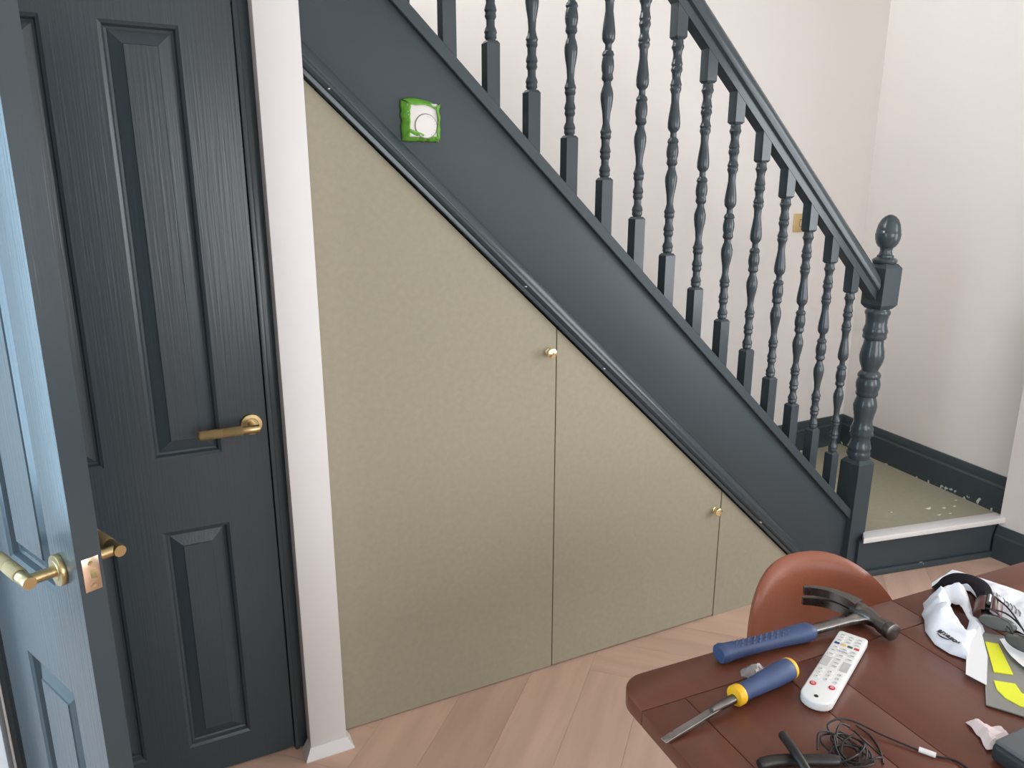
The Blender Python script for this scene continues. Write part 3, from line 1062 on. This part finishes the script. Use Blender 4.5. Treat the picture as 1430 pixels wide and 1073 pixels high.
# end boards, rails and inner planks of the two leaves; every board is a piece of its own
bl, fr = .082, .083
half = .642
boards = [(0, bl, -TLY + fr, -fr, ())]
boards += [(0, half, -fr, 0, ('tl',)), (0, half, -TLY, -TLY + fr, ('bl',))]
xs = [bl, .270, .352, .560, half]
for a, c in zip(xs[:-1], xs[1:]):
    boards.append((a, c, -TLY + fr, -fr, ()))
xs2 = [half, .728, .93, 1.14, 1.30, TLX - bl]
boards += [(half, TLX, -fr, 0, ('tr',)), (half, TLX, -TLY, -TLY + fr, ('br',))]
for a, c in zip(xs2[:-1], xs2[1:]):
    boards.append((a, c, -TLY + fr, -fr, ()))
boards.append((TLX - bl, TLX, -TLY + fr, -fr, ()))
for (a, c, y0, y1, cor) in boards:
    o = MB().prism(rounded(a + g * (a > 0), c - g * (c < TLX), y0 + g * (y0 > -TLY), y1 - g * (y1 < 0), RC, cor), 'z', TZT - TTH, TZT, .0014, 2).build('table_board', M_TABLE, table, 30)
MB().box(.022, TLX - .022, -TLY + .022, -.022, TZT - TTH - .006, TZT - TTH + .012).build('top_core', M_TABLE, table)
for y0, y1 in ((-.085, -.065), (-TLY + .065, -TLY + .085)):
    MB().box(.21, TLX - .21, y0, y1, TZT - .13, TZT - TTH - .004, .002).build('apron', M_TABLE, table)
for x0, x1 in ((.175, .195), (TLX - .195, TLX - .175)):
    MB().box(x0, x1, -TLY + .10, -.10, TZT - .13, TZT - TTH - .004, .002).build('apron', M_TABLE, table)
for sx in (.165, TLX - .225):
    for sy in (-.115, -TLY + .055):
        MB().box(sx, sx + .06, sy, sy + .06, 0, TZT - TTH - .004, .004).build('leg', M_TABLE, table)

# ------------------------------------------------------------------ chair
CH = tag(empty('dining_chair', (.845, -.97, 0), math.radians(-9)), 'tan brown leather bucket chair with rounded back behind the table', 'chair')


def shell(u, v):
    """v 0..1 up the back; u -1..1 across; dome outline, sides wrapped towards the sitter (-y)"""
    z0, z1 = .44, .775
    su = math.copysign(abs(u) ** 1.0, u)
    hw = .205
    # dome: horizontal reach follows a superellipse
    ang = su * math.pi / 2
    return su, hw, z0, z1


def back_surface(s, tt, thick):
    """s in -1..1 (outline parameter), tt in 0..1 from the seat line out to the rim"""
    e = 2.0 / 2.55
    a = math.pi * (0.5 - s * 0.5)            # pi .. 0 from left to right
    cx = math.copysign(abs(math.cos(a)) ** e, math.cos(a)) * .212
    cz = abs(math.sin(a)) ** e * .26
    x = cx * tt
    z = .505 + cz * tt
    y = .085 + (z - .505) * .24 - 1.9 * x * x
    return x, y, z


def make_back():
    bb = MB()
    nu, nv_ = 40, 14
    front, rear = [], []
    for i in range(nu + 1):
        f, r = [], []
        for j in range(nv_ + 1):
            x, y, z = back_surface(-1 + 2 * i / nu, j / nv_, 0)
            edge = max(0, (j / nv_ - .86) / .14)
            th_ = .016 * math.sqrt(max(0.0, 1 - edge * edge * .92))
            f.append(bb.b.verts.new((x, y - th_, z)))
            r.append(bb.b.verts.new((x, y + th_, z)))
        front.append(f)
        rear.append(r)
    fs = []
    for i in range(nu):
        for j in range(nv_):
            for G, fl_ in ((front, 0), (rear, 1)):
                q = (G[i][j], G[i + 1][j], G[i + 1][j + 1], G[i][j + 1])
                try:
                    fs.append(bb.b.faces.new(q[::-1] if fl_ else q))
                except ValueError:
                    pass
        fs.append(bb.b.faces.new((front[i][nv_], front[i + 1][nv_], rear[i + 1][nv_], rear[i][nv_])))
    # lower skirt of the back down to the seat
    n = 24
    A = []
    for k in range(n + 1):
        x = -.212 + .424 * k / n
        col_ = []
        for z in (.52, .505, .47, .44, .415):
            y = .085 + (z - .505) * .24 - 1.9 * x * x
            col_.append((bb.b.verts.new((x, y - .016, z)), bb.b.verts.new((x, y + .016, z))))
        A.append(col_)
    for k in range(n):
        for j in range(4):
            for w in (0, 1):
                bb.b.faces.new((A[k][j][w], A[k + 1][j][w], A[k + 1][j + 1][w], A[k][j + 1][w]))
        bb.b.faces.new((A[k][4][0], A[k + 1][4][0], A[k + 1][4][1], A[k][4][1]))
    for k in (0, n):
        for j in range(4):
            bb.b.faces.new((A[k][j][0], A[k][j + 1][0], A[k][j + 1][1], A[k][j][1]))
    bmesh.ops.remove_doubles(bb.b, verts=bb.b.verts[:], dist=1e-5)
    bmesh.ops.recalc_face_normals(bb.b, faces=bb.b.faces[:])
    return bb


make_back().build('backrest', M_LEATHER, CH, 70)
b = MB()
b.prism(rounded(-.215, .215, -.33, .09, .09, ('tl', 'tr', 'bl', 'br')), 'z', .395, .455, .022, 4)
b.build('seat', M_LEATHER, CH, 60)
MB().box(-.13, .13, -.24, .02, .372, .397, .004).build('seat_frame', M_BLACK, CH)
for sx in (-1, 1):
    for y0, y1 in ((-.20, -.28), (.0, .08)):
        MB().tube([(sx * .12, y0, .385), (sx * .20, y1, 0.0)], [.014, .010], 12).build('leg', M_BLACK, CH)

# ------------------------------------------------------------------ hammer
HM = tag(empty('claw_hammer', (.43, -1.052, TZT)), 'steel claw hammer with blue rubber grip lying along the table edge', 'hammer')
hdir = Vector((.757 - .437, -1.083 + 1.052)).normalized()
HM.rotation_euler = (0, 0, math.atan2(hdir.y, hdir.x))
b = MB()
N = 26
prof = []
for k in range(N + 1):
    t = k / N
    w = .0175 - .003 * math.sin(math.pi * min(1, t * 1.2)) + (.0015 if t < .06 else 0)
    if t > .93:
        w *= 1 - .35 * ((t - .93) / .07) ** 2
    if t < .04:
        w *= .86 + .14 * t / .04
    prof.append((t * .205, w))
V = []
for x, w in prof:
    ring = []
    for k in range(20):
        a = 2 * math.pi * k / 20
        c_, s_ = math.cos(a), math.sin(a)
        e = .75
        ring.append(b.b.verts.new((x, math.copysign(abs(c_) ** e, c_) * w, .0165 + math.copysign(abs(s_) ** e, s_) * w * .82 + .0015)))
    V.append(ring)
for A, B in zip(V[:-1], V[1:]):
    for k in range(20):
        b.b.faces.new((A[k], A[(k + 1) % 20], B[(k + 1) % 20], B[k]))
b.b.faces.new(V[0][::-1])
b.b.faces.new(V[-1])
bmesh.ops.recalc_face_normals(b.b, faces=b.b.faces[:])
grip = b.build('grip', M_BLUE, HM, 50)
b = MB()
for k in range(12):
    for r_ in (-1, 0, 1):
        x = .03 + k * .0125 + (.006 if r_ == 0 else 0)
        b.box(-.004, .004, -.0014, .0014, -.0006, .0010, .0005, 1, M=Matrix.Translation((x, r_ * .0068, .0308 - .0012 * abs(r_))) @ Matrix.Rotation(.6, 4, 'Z'))
b.build('grip_ribs', M_BLUE, grip)
b = MB()
b.prism([(.195, -.0085), (.29, -.008), (.315, -.0115), (.345, -.020), (.345, .026), (.322, .017), (.29, .008), (.195, .0085)], 'z', .0125, .0235, .003, 3)
b.build('shaft', M_STEEL, HM, 40)
# head: lies flat, poll towards the camera (-y), claws away (+y) curling back over the shaft
b = MB()
hx = .335
HZC = .0195
path = [(hx + .000, -.046), (hx, -.034), (hx, -.024), (hx, -.012), (hx - .001, .004), (hx - .002, .018), (hx - .004, .030)]
rad = [.0150, .0150, .0120, .0140, .0168, .0168, .0150]
b.tube([(p[0], p[1], HZC - .001) for p in path], rad, 20)
b.lathe([(.0140, 0), (.0165, .0015), (.0165, .013), (.0145, .0155), (.0110, .018)], 28, Matrix.Translation((hx, -.060, HZC - .001)) @ Matrix.Rotation(-math.pi / 2, 4, 'X'))
b.build('head', M_STEELDARK, HM, 45)
for sz in (-1, 1):
    b = MB()
    cl = [(hx - .003, .022, 0), (hx - .006, .040, .002), (hx - .014, .060, .004), (hx - .027, .079, .0062), (hx - .046, .093, .0080), (hx - .064, .100, .0092)]
    V = []
    for i, (x, y, zo) in enumerate(catmull([(c[0], c[1], c[2]) for c in cl], 5)):
        t = i / 25.0
        th_ = .0132 - .0102 * t                # radial thickness tapers to a chisel edge
        hh = .0082 + .0002 * t
        tx, ty = (-.25 - .75 * t, .97 - .75 * t)
        L = math.hypot(tx, ty)
        nx, ny = -ty / L, tx / L
        zc = HZC + sz * (.0090 + zo * .28)
        V.append([b.b.verts.new((x + nx * th_ * q, y + ny * th_ * q, max(.0006, zc + hh * w))) for q, w in ((-1, -1), (1, -1), (1, 1), (-1, 1))])
    for A, B in zip(V[:-1], V[1:]):
        for k in range(4):
            b.b.faces.new((A[k], A[(k + 1) % 4], B[(k + 1) % 4], B[k]))
    b.b.faces.new(V[0][::-1])
    b.b.faces.new(V[-1])
    bmesh.ops.recalc_face_normals(b.b, faces=b.b.faces[:])
    b.build('claw', M_STEELDARK, HM, 45)

# ------------------------------------------------------------------ chisel
A = Vector((.2255, -1.166))
Bv = Vector((.515, -1.135))
cd = (Bv - A)
CS = tag(empty('wood_chisel', (A.x, A.y, TZT), math.atan2(cd.y, cd.x)), 'old wood chisel with blue and yellow handle, blade tip over the table edge', 'chisel')
CL = cd.length
hz = .0185
b = MB()
b.prism([(.0, .0035), (.012, .0012), (.118, .0095), (.118, .0150), (.012, .0062), (.0, .0045)], 'y', -.0062, .0062, .0006, 1)
b.build('blade', M_STEEL, CS, 30)
Rx = Matrix.Translation((0, 0, hz)) @ Matrix.Rotation(math.pi / 2, 4, 'Y')
MB().lathe([(.0050, .100), (.0068, .118), (.0075, .150), (.009, .154)], 20, Matrix.Translation((0, 0, -.004)) @ Rx).build('neck', M_STEELDARK, CS)
MB().lathe([(.0085, .150), (.0152, .151), (.0165, .153), (.0165, .163), (.0155, .165), (.010, .166)], 28, Rx).build('collar', M_YELLOW, CS)
MB().lathe([(.0130, .164), (.0140, .170), (.0142, .185), (.0160, .215), (.0180, .245), (.0184, .265), (.0180, CL - .010), (.0165, CL - .007)], 28, Rx).build('handle', M_BLUE, CS)
MB().lathe([(.0178, CL - .0095), (.0182, CL - .0075), (.0176, CL - .004), (.0165, CL - .002), (.001, CL - .0015)], 28, Rx).build('end_ring', M_YELLOW, CS)

# ------------------------------------------------------------------ remote control
ra = Vector((.480, -1.212))
rb = Vector((.692, -1.113))
rd = rb - ra
RM = tag(empty('remote_control', ((ra.x + rb.x) / 2, (ra.y + rb.y) / 2, TZT), math.atan2(rd.y, rd.x)), 'white television remote with two red power buttons on the table', 'remote control')
RL, RWd = rd.length, .050
out = []
for k in range(13):
    a = math.radians(90 + 180 * k / 12)
    out.append((-RL / 2 + .022 + .022 * math.cos(a), RWd / 2 * math.sin(a) * (1.0)))
for x, y, a0 in ((RL / 2 - .006, -RWd / 2 + .006, 270), (RL / 2 - .006, RWd / 2 - .006, 0)):
    for k in range(5):
        a = math.radians(a0 + 90 * k / 4)
        out.append((x + .006 * math.cos(a), y + .006 * math.sin(a)))
MB().prism(out, 'z', .001, .017, .0035, 3).build('remote_body', M_REMOTE, RM, 50)
RT = .017


def key(x, y, w, hgt, m, name='button', round_=True):
    bb = MB()
    if round_:
        bb.lathe([(1, -.0006), (1, .0006), (.85, .001), (.05, .0011)], 18, Matrix.Translation((x, y, RT)) @ Matrix.Diagonal((w, hgt, 1, 1)))
    else:
        bb.box(x - w, x + w, y - hgt, y + hgt, RT - .0006, RT + .0010, .0005, 1)
    return bb.build(name, m, RM, 40)


e0 = -RL / 2
key(e0 + .016, .000, .0034, .0034, M_BLACK, 'loop_hole')
key(e0 + .046, .0145, .0058, .0052, M_RED, 'power_button')
key(e0 + .052, -.0135, .0058, .0052, M_RED, 'power_button')
for yy in (.0145, -.0135):
    xx = e0 + (.046 if yy > 0 else .052)
    bb = MB()
    bb.lathe([(.0024, .0), (.0024, .0013), (.0018, .0013), (.0018, 0)], 16, Matrix.Translation((xx, yy, RT)))
    bb.box(xx - .0004, xx + .0026, yy - .0003, yy + .0003, RT + .001, RT + .00135)
    bb.build('power_symbol', M_REMOTE, RM)
for r_ in range(3):
    for c_ in range(3):
        x, y = e0 + .068 + r_ * .0125, -.0150 + c_ * .0150
        key(x, y, .0042, .0050, M_KEYWHITE)
        MB().box(x - .0011, x + .0011, y - .0009, y + .0009, RT + .001, RT + .0013).build('digit_mark', M_MARK, RM, 0)
key(e0 + .121, .0155, .0150, .0062, M_KEYGREY, 'rocker_button', False)
key(e0 + .121, -.0155, .0150, .0062, M_KEYGREY, 'rocker_button', False)
for x, y in ((.112, 0), (.124, 0), (.136, 0), (.146, .0150), (.146, -.0150), (.150, 0), (.160, .0155), (.160, -.0155), (.163, .0045), (.163, -.0045), (.172, .015), (.172, 0), (.172, -.015)):
    key(e0 + x, y, .0038, .0055, M_KEYWHITE, 'button', False)
    MB().box(e0 + x - .0007, e0 + x + .0007, y - .0030, y + .0030, RT + .001, RT + .0013).build('key_mark', M_MARK, RM, 0)
for y, m in ((.0165, M_KBLUE), (.0055, M_KYEL), (-.0055, M_KGRN), (-.0165, M_RED)):
    key(e0 + .187, y, .0030, .0042, m, 'colour_button', False)
for r_ in range(3):
    for c_ in range(3):
        x, y = e0 + .198 + r_ * .010, -.0145 + c_ * .0145
        key(x, y, .0026, .0048, M_KEYWHITE, 'button', False)
        MB().box(x - .0006, x + .0006, y - .0026, y + .0026, RT + .001, RT + .0013).build('key_mark', M_MARK, RM, 0)

# ------------------------------------------------------------------ crumpled clear wrapper
WR = [(.438, -1.100), (.447, -1.088), (.468, -1.084), (.486, -1.091), (.490, -1.103), (.478, -1.112), (.456, -1.117)]
o = sheet('plastic_wrapper', WR, lambda x, y, dd: TZT + .002 + min(dd, .012) * .9 + .006 * abs(nz2(x, y, 95, 3)), M_CLEAR, .0006, .004, smooth=20)
tag(o, 'small crumpled clear plastic wrapper between hammer grip and chisel handle', 'wrapper')

# ------------------------------------------------------------------ white mailer with dark script, behind
BK = [(.990, -1.056), (1.008, -1.044), (1.099, -1.028), (1.135, -1.12), (1.150, -1.255), (1.02, -1.300), (.985, -1.262), (.990, -1.20), (1.020, -1.145), (1.050, -1.100), (1.036, -1.070), (1.005, -1.064)]
MBK = sheet('mailer_bag', BK, lambda x, y, dd: TZT + .002 + min(dd, .03) * .28 + .006 * abs(nz2(x, y, 22, 1)) + .004 * nz2(x, y, 55, 8) * min(1, dd / .01) + .002, M_BAG, .0008, .007, smooth=40)
tag(MBK, 'flat white mailing bag with dark slanted script, under the sunglasses', 'bag')
b = MB()
p0, p1 = Vector((1.062, -1.128)), Vector((1.030, -1.205))
for k in range(9):
    c = p0.lerp(p1, k / 8)
    ln = .016 + .009 * ((k * 37) % 5) / 5
    up = Vector((.80, .60))
    q0, q1 = c - up * ln * .3, c + up * ln
    zt = TZT + .016
    b.tube([(q0.x, q0.y, zt), ((q0.x + q1.x) / 2 + .002, (q0.y + q1.y) / 2 - .002, zt), (q1.x, q1.y, zt)], .0012, 6)
scr = b.build('printed_script', M_MARK, MBK, 40)

# ------------------------------------------------------------------ delivery pouch printed amazon
AM = [(.872, -1.124), (.884, -1.110), (.905, -1.100), (.922, -1.086), (.945, -1.082), (.975, -1.078), (.996, -1.092), (1.018, -1.086), (1.030, -1.098), (1.012, -1.120), (.985, -1.142), (.955, -1.165), (.950, -1.182), (.935, -1.200), (.880, -1.218), (.824, -1.242), (.812, -1.215), (.815, -1.185), (.838, -1.150)]
HO = [(.960, -1.118), (.966, -1.130), (.932, -1.172), (.892, -1.192), (.930, -1.134)]


def pouch(x, y, dd):
    hd = min(edge_dist((x, y), HO), .03)
    f = min(dd, .022) / .022
    td = (Vector((x, y)) - Vector((.846, -1.190))).length
    q = min(1.0, max(0.0, (td - .022) / .03))
    an = math.atan2(y + 1.150, x - .930)
    q2 = f * q * min(1, edge_dist((x, y), HO) / .01)
    lift = .004 * min(1.0, max(0.0, (x - .925) / .03)) * min(1.0, max(0.0, (y + 1.20) / .03))
    return TZT + .003 + lift + .009 * q2 * abs(math.sin(an * 3.5 + 2.0 * nz2(x, y, 12, 7))) + .022 * (f ** .6) * (.12 + .88 * min(1, hd / .022)) * (.55 + .45 * q) + (.015 * abs(nz2(x, y, 24, 4)) + .007 * abs(nz2(x, y, 60, 9))) * f * q


PO = sheet('delivery_pouch', AM, pouch, M_BAG, .0010, .006, hole=HO, smooth=35)
tag(PO, 'crumpled white delivery pouch printed amazon, on the table', 'bag')
e1 = Vector((-.20, -.98)).normalized()
e2 = Vector((-e1.y, e1.x))
M = Matrix(((e1.x, e2.x, 0, .8400), (e1.y, e2.y, 0, -1.170), (0, 0, 1, 0), (0, 0, 0, 1)))
lg = text_object('amazon_print', 'amazon', .0155, M_BLACK, M, PO, offset=.0004)
for v in lg.data.vertices:
    v.co.z += pouch(v.co.x, v.co.y, edge_dist((v.co.x, v.co.y), AM)) + .0022
sm = []
for k in range(9):
    t = k / 8
    q = Vector((.8400, -1.170)) + e1 * (.004 + .026 * t) - e2 * (.0022 + .0035 * math.sin(math.pi * t))
    sm.append((q.x, q.y, pouch(q.x, q.y, edge_dist((q.x, q.y), AM)) + .0018))
MB().tube(sm, [.0005 + .0006 * math.sin(math.pi * k / 8) for k in range(9)], 6).build('smile_print', M_BLACK, PO)

# black fabric strap across the bags
STP = catmull([(p[0] - .016, p[1] - .018, p[2] - .006) for p in [(.997, -1.048, .781), (1.012, -1.056, .792), (1.032, -1.062, .800), (1.052, -1.072, .804), (1.058, -1.094, .804), (1.040, -1.120, .800), (1.010, -1.142, .795), (.985, -1.160, .790)]], 6)
b = MB()
V = []
for i, p in enumerate(STP):
    t = i / (len(STP) - 1)
    tg = (STP[min(i + 1, len(STP) - 1)] - STP[max(0, i - 1)]).normalized()
    sd = tg.cross(Vector((0, 0, 1))).normalized()
    w = .007 + .013 * math.sin(math.pi * min(1, t * 1.05)) ** 1.2
    V.append([b.b.verts.new(p + sd * w * s + Vector((0, 0, -.0025 + zz - .004 * s * s))) for s, zz in ((-1, 0), (0, 0), (1, 0), (1, .003), (0, .006), (-1, .003))])
for A_, B_ in zip(V[:-1], V[1:]):
    for k in range(6):
        b.b.faces.new((A_[k], A_[(k + 1) % 6], B_[(k + 1) % 6], B_[k]))
b.b.faces.new(V[0][::-1])
b.b.faces.new(V[-1])
bmesh.ops.recalc_face_normals(b.b, faces=b.b.faces[:])
tag(b.build('fabric_strap', M_STRAP, None, 50), 'curled black fabric strap lying across the white bags', 'strap')

# brown hair claw
HC = tag(empty('hair_claw', (.988, -1.170, .776)), 'small brown tortoiseshell hair claw beside the sunglasses', 'hair claw')
for s in (-1, 1):
    b = MB()
    b.grid(lambda u, v, s=s: (.028 * (u - .5) * 2 * .8, s * (.004 + .012 * math.sin(math.pi * v * .5)), .018 * math.cos(math.pi * v * .5) * (1 - .3 * (2 * u - 1) ** 2)), 12, 6)
    o = b.build('claw_half', M_CLAW, HC, 60)
    so = o.modifiers.new('thickness', 'SOLIDIFY')
    so.thickness = .002
MB().tube([(-.012, 0, .018), (.012, 0, .018)], .003, 8).build('hinge', M_STEEL, HC)
HC.rotation_euler = (0, 0, .5)
HC.scale = (1.35, 1.35, 1.35)

# ------------------------------------------------------------------ grey sheet with neon shapes, paper strips
SH = [(.930, -1.200), (.736, -1.327), (.779, -1.401), (.900, -1.345), (1.003, -1.280)]
zsh = TZT + .006
SHO = sheet('plastic_sheet', SH, lambda x, y, dd: TZT + .0012 + .0008 * nz2(x, y, 18, 2), M_SHEET, .002, .012)
tag(SHO, 'grey plastic sheet bearing neon yellow shapes at the table edge', 'sheet')
for poly in ([(.903, -1.221), (.917, -1.236), (.851, -1.301), (.829, -1.282)],
             [(.806, -1.296), (.829, -1.317), (.814, -1.336), (.815, -1.361), (.792, -1.374), (.779, -1.354), (.778, -1.332), (.787, -1.313)]):
    MB().prism(poly, 'z', TZT + .0028, TZT + .0046).build('neon_shape', M_LIME, SHO)
PS = [(.925, -1.196), (.860, -1.214), (.778, -1.266), (.780, -1.300), (.852, -1.256)]
tag(sheet('paper_strip', PS, lambda x, y, dd: TZT + .006 + .010 * max(0, (x - .78) / .15) + .001 * nz2(x, y, 30, 5), M_PAPER, .0008, .007), 'pointed white paper strip between delivery pouch and grey sheet', 'paper')
PP = [(.925, -1.232), (.968, -1.246), (.985, -1.281), (.905, -1.345), (.884, -1.330), (.880, -1.302), (.892, -1.272)]
tag(sheet('receipt', PP, lambda x, y, dd: TZT + .0075 + .006 * abs(nz2(x, y, 30, 6)), M_PAPER, .0006, .007), 'creased white receipt under the sunglasses lens', 'receipt')

# ------------------------------------------------------------------ sunglasses
SG = tag(empty('sunglasses', (.93, -1.225, TZT + .02)), 'dark smoked sunglasses with thin black arms lying on the papers', 'sunglasses')


def lens(cx, cy, cz, ang, tilt):
    Mx = Matrix.Translation((cx - .93, cy + 1.225, cz - TZT - .02)) @ Matrix.Rotation(ang, 4, 'Z') @ Matrix.Rotation(tilt, 4, 'X')
    MB().lathe([(1, -.001), (1, .001), (.7, .0035), (.35, .0048), (.02, .005)], 28, Mx @ Matrix.Diagonal((.029, .019, 1, 1))).build('lens', M_LENS, SG, 60)
    ring = [(Mx @ Vector((.029 * math.cos(a), .019 * math.sin(a), 0))) for a in [2 * math.pi * k / 28 for k in range(29)]]
    MB().tube(ring, .0012, 6).build('lens_rim', M_BLACK, SG)


lens(.949, -1.212, TZT + .024, math.radians(-62), .25)
lens(.925, -1.270, TZT + .024, math.radians(-100), .25)
for pts_ in ([(1.006, -1.170, .800), (.981, -1.211, .803), (.941, -1.262, .797), (.900, -1.31, .790)], [(.966, -1.178, .792), (.972, -1.210, .797), (.955, -1.246, .797), (.93, -1.28, .790)], [(.946, -1.230, .788), (.938, -1.240, .790), (.932, -1.248, .788)]):
    MB().tube([(p.x - .93, p.y + 1.225, p.z - TZT - .02) for p in catmull(pts_, 5)], .0016, 8).build('arm', M_BLACK, SG)

# tissue and grey device at the lower right corner
TS = [(.668, -1.338), (.682, -1.341), (.687, -1.364), (.700, -1.370), (.697, -1.392), (.658, -1.398), (.637, -1.390), (.655, -1.366)]
tag(sheet('crumpled_tissue', TS, lambda x, y, dd: TZT + .002 + min(dd, .01) * 1.1 + .010 * abs(nz2(x, y, 60, 2)), M_TISSUE, .0008, .004, smooth=25), 'crumpled pinkish white tissue against the grey device', 'tissue')
GD = tag(empty('grey_device', (.70, -1.455, TZT), math.radians(-2)), 'grey plastic device corner at the bottom right of the table', 'device')
MB().box(-.078, .22, -.16, .052, .002, .030, .007, 3).build('casing', M_GREYD, GD)
MB().box(-.076, .218, -.158, .050, .028, .036, .004, 3).build('lid', M_GREY, GD)

# ------------------------------------------------------------------ cable tangle
CB = tag(empty('earphone_cable', (.46, -1.30, TZT)), 'tangled thin black cable with white tag in front of the remote', 'cable')
rnd = random.Random(11)


def wire(pts_, r=.0015, name='wire', m=M_CABLE, n=7):
    MB().tube([(p.x - .46, p.y + 1.30, p.z - TZT) for p in catmull(pts_, 7)], r, n).build(name, m, CB, 60)


z_ = TZT + .002
wire([(.452, -1.280, z_ + .004), (.460, -1.258, z_ + .012), (.488, -1.259, z_ + .014), (.508, -1.275, z_ + .010), (.527, -1.304, z_ + .003), (.556, -1.357, z_), (.580, -1.385, z_), (.570, -1.43, z_)])
for k in range(9):
    a0 = rnd.uniform(0, 6.28)
    cx, cy = .448 + rnd.uniform(-.016, .016), -1.305 + rnd.uniform(-.014, .014)
    rx, ry = rnd.uniform(.020, .042), rnd.uniform(.014, .030)
    ro = rnd.uniform(0, 3.1)
    P_ = []
    for j in range(8):
        a = a0 + j * 6.28 / 7.4
        u, v = rx * math.cos(a), ry * math.sin(a)
        P_.append((cx + u * math.cos(ro) - v * math.sin(ro), cy + u * math.sin(ro) + v * math.cos(ro), z_ + .002 + .0022 * k * (.5 + .5 * math.sin(a * 2 + k)) + .002))
    wire(P_)
wire([(.505, -1.272, z_ + .006), (.512, -1.292, z_), (.500, -1.318, z_), (.480, -1.34, z_)])
MB().tube([(.549 - .46, -1.345 + 1.30, .004), (.560 - .46, -1.364 + 1.30, .004)], .0040, 12).build('cable_tag', M_REMOTE, CB)
PLG = tag(empty('power_lead', (.36, -1.285, TZT)), 'thick black lead with blunt plug ends at the near table edge', 'lead')
for pts_, r in (([(.312, -1.270, .771), (.340, -1.276, .771), (.375, -1.292, .771), (.420, -1.315, .771)], .0085), ([(.372, -1.252, .786), (.366, -1.270, .787), (.358, -1.295, .786), (.352, -1.33, .774)], .0068)):
    P_ = catmull(pts_, 6)
    MB().tube([(p.x - .36, p.y + 1.285, p.z - TZT) for p in P_], [r * (.8 if i in (0, len(P_) - 1) else 1) for i in range(len(P_))], 14).build('plug_lead', M_CABLE, PLG, 50)

# ------------------------------------------------------------------ paint flakes on the landing
FK = [(2.62, .015, .020), (2.69, -.012, .016), (2.60, -.05, .014), (2.75, -.02, .013), (2.30, -.052, .012), (2.44, .06, .008), (2.82, .02, .009), (2.66, -.06, .011)]
FL = ['largest white curl', 'second largest white curl, right of the largest,', 'white curl just in front of the largest one', 'white chip nearest the right-hand skirting',
      'white chip closest to the newel post', 'tiny white speck midway behind the nosing', 'tiny white speck against the right skirting', 'white curl nearest the middle of the nosing']
for i, (x, y, s) in enumerate(FK):
    rr = random.Random(i)
    ol = [(x + s * (0.5 + .5 * rr.random()) * math.cos(a), y + s * .6 * (0.4 + .6 * rr.random()) * math.sin(a)) for a in [k * 6.283 / 7 for k in range(7)]]
    o = sheet('paint_flake', ol, lambda xx, yy, dd, i=i, x=x, s=s: LAND_Z + .001 + .35 * abs(xx - x) * abs(xx - x) / s, M_FLAKE, .0007, .005)
    tag(o, FL[i] + ' of flaked paint on the landing', 'paint flake', 'paint flakes on the landing')
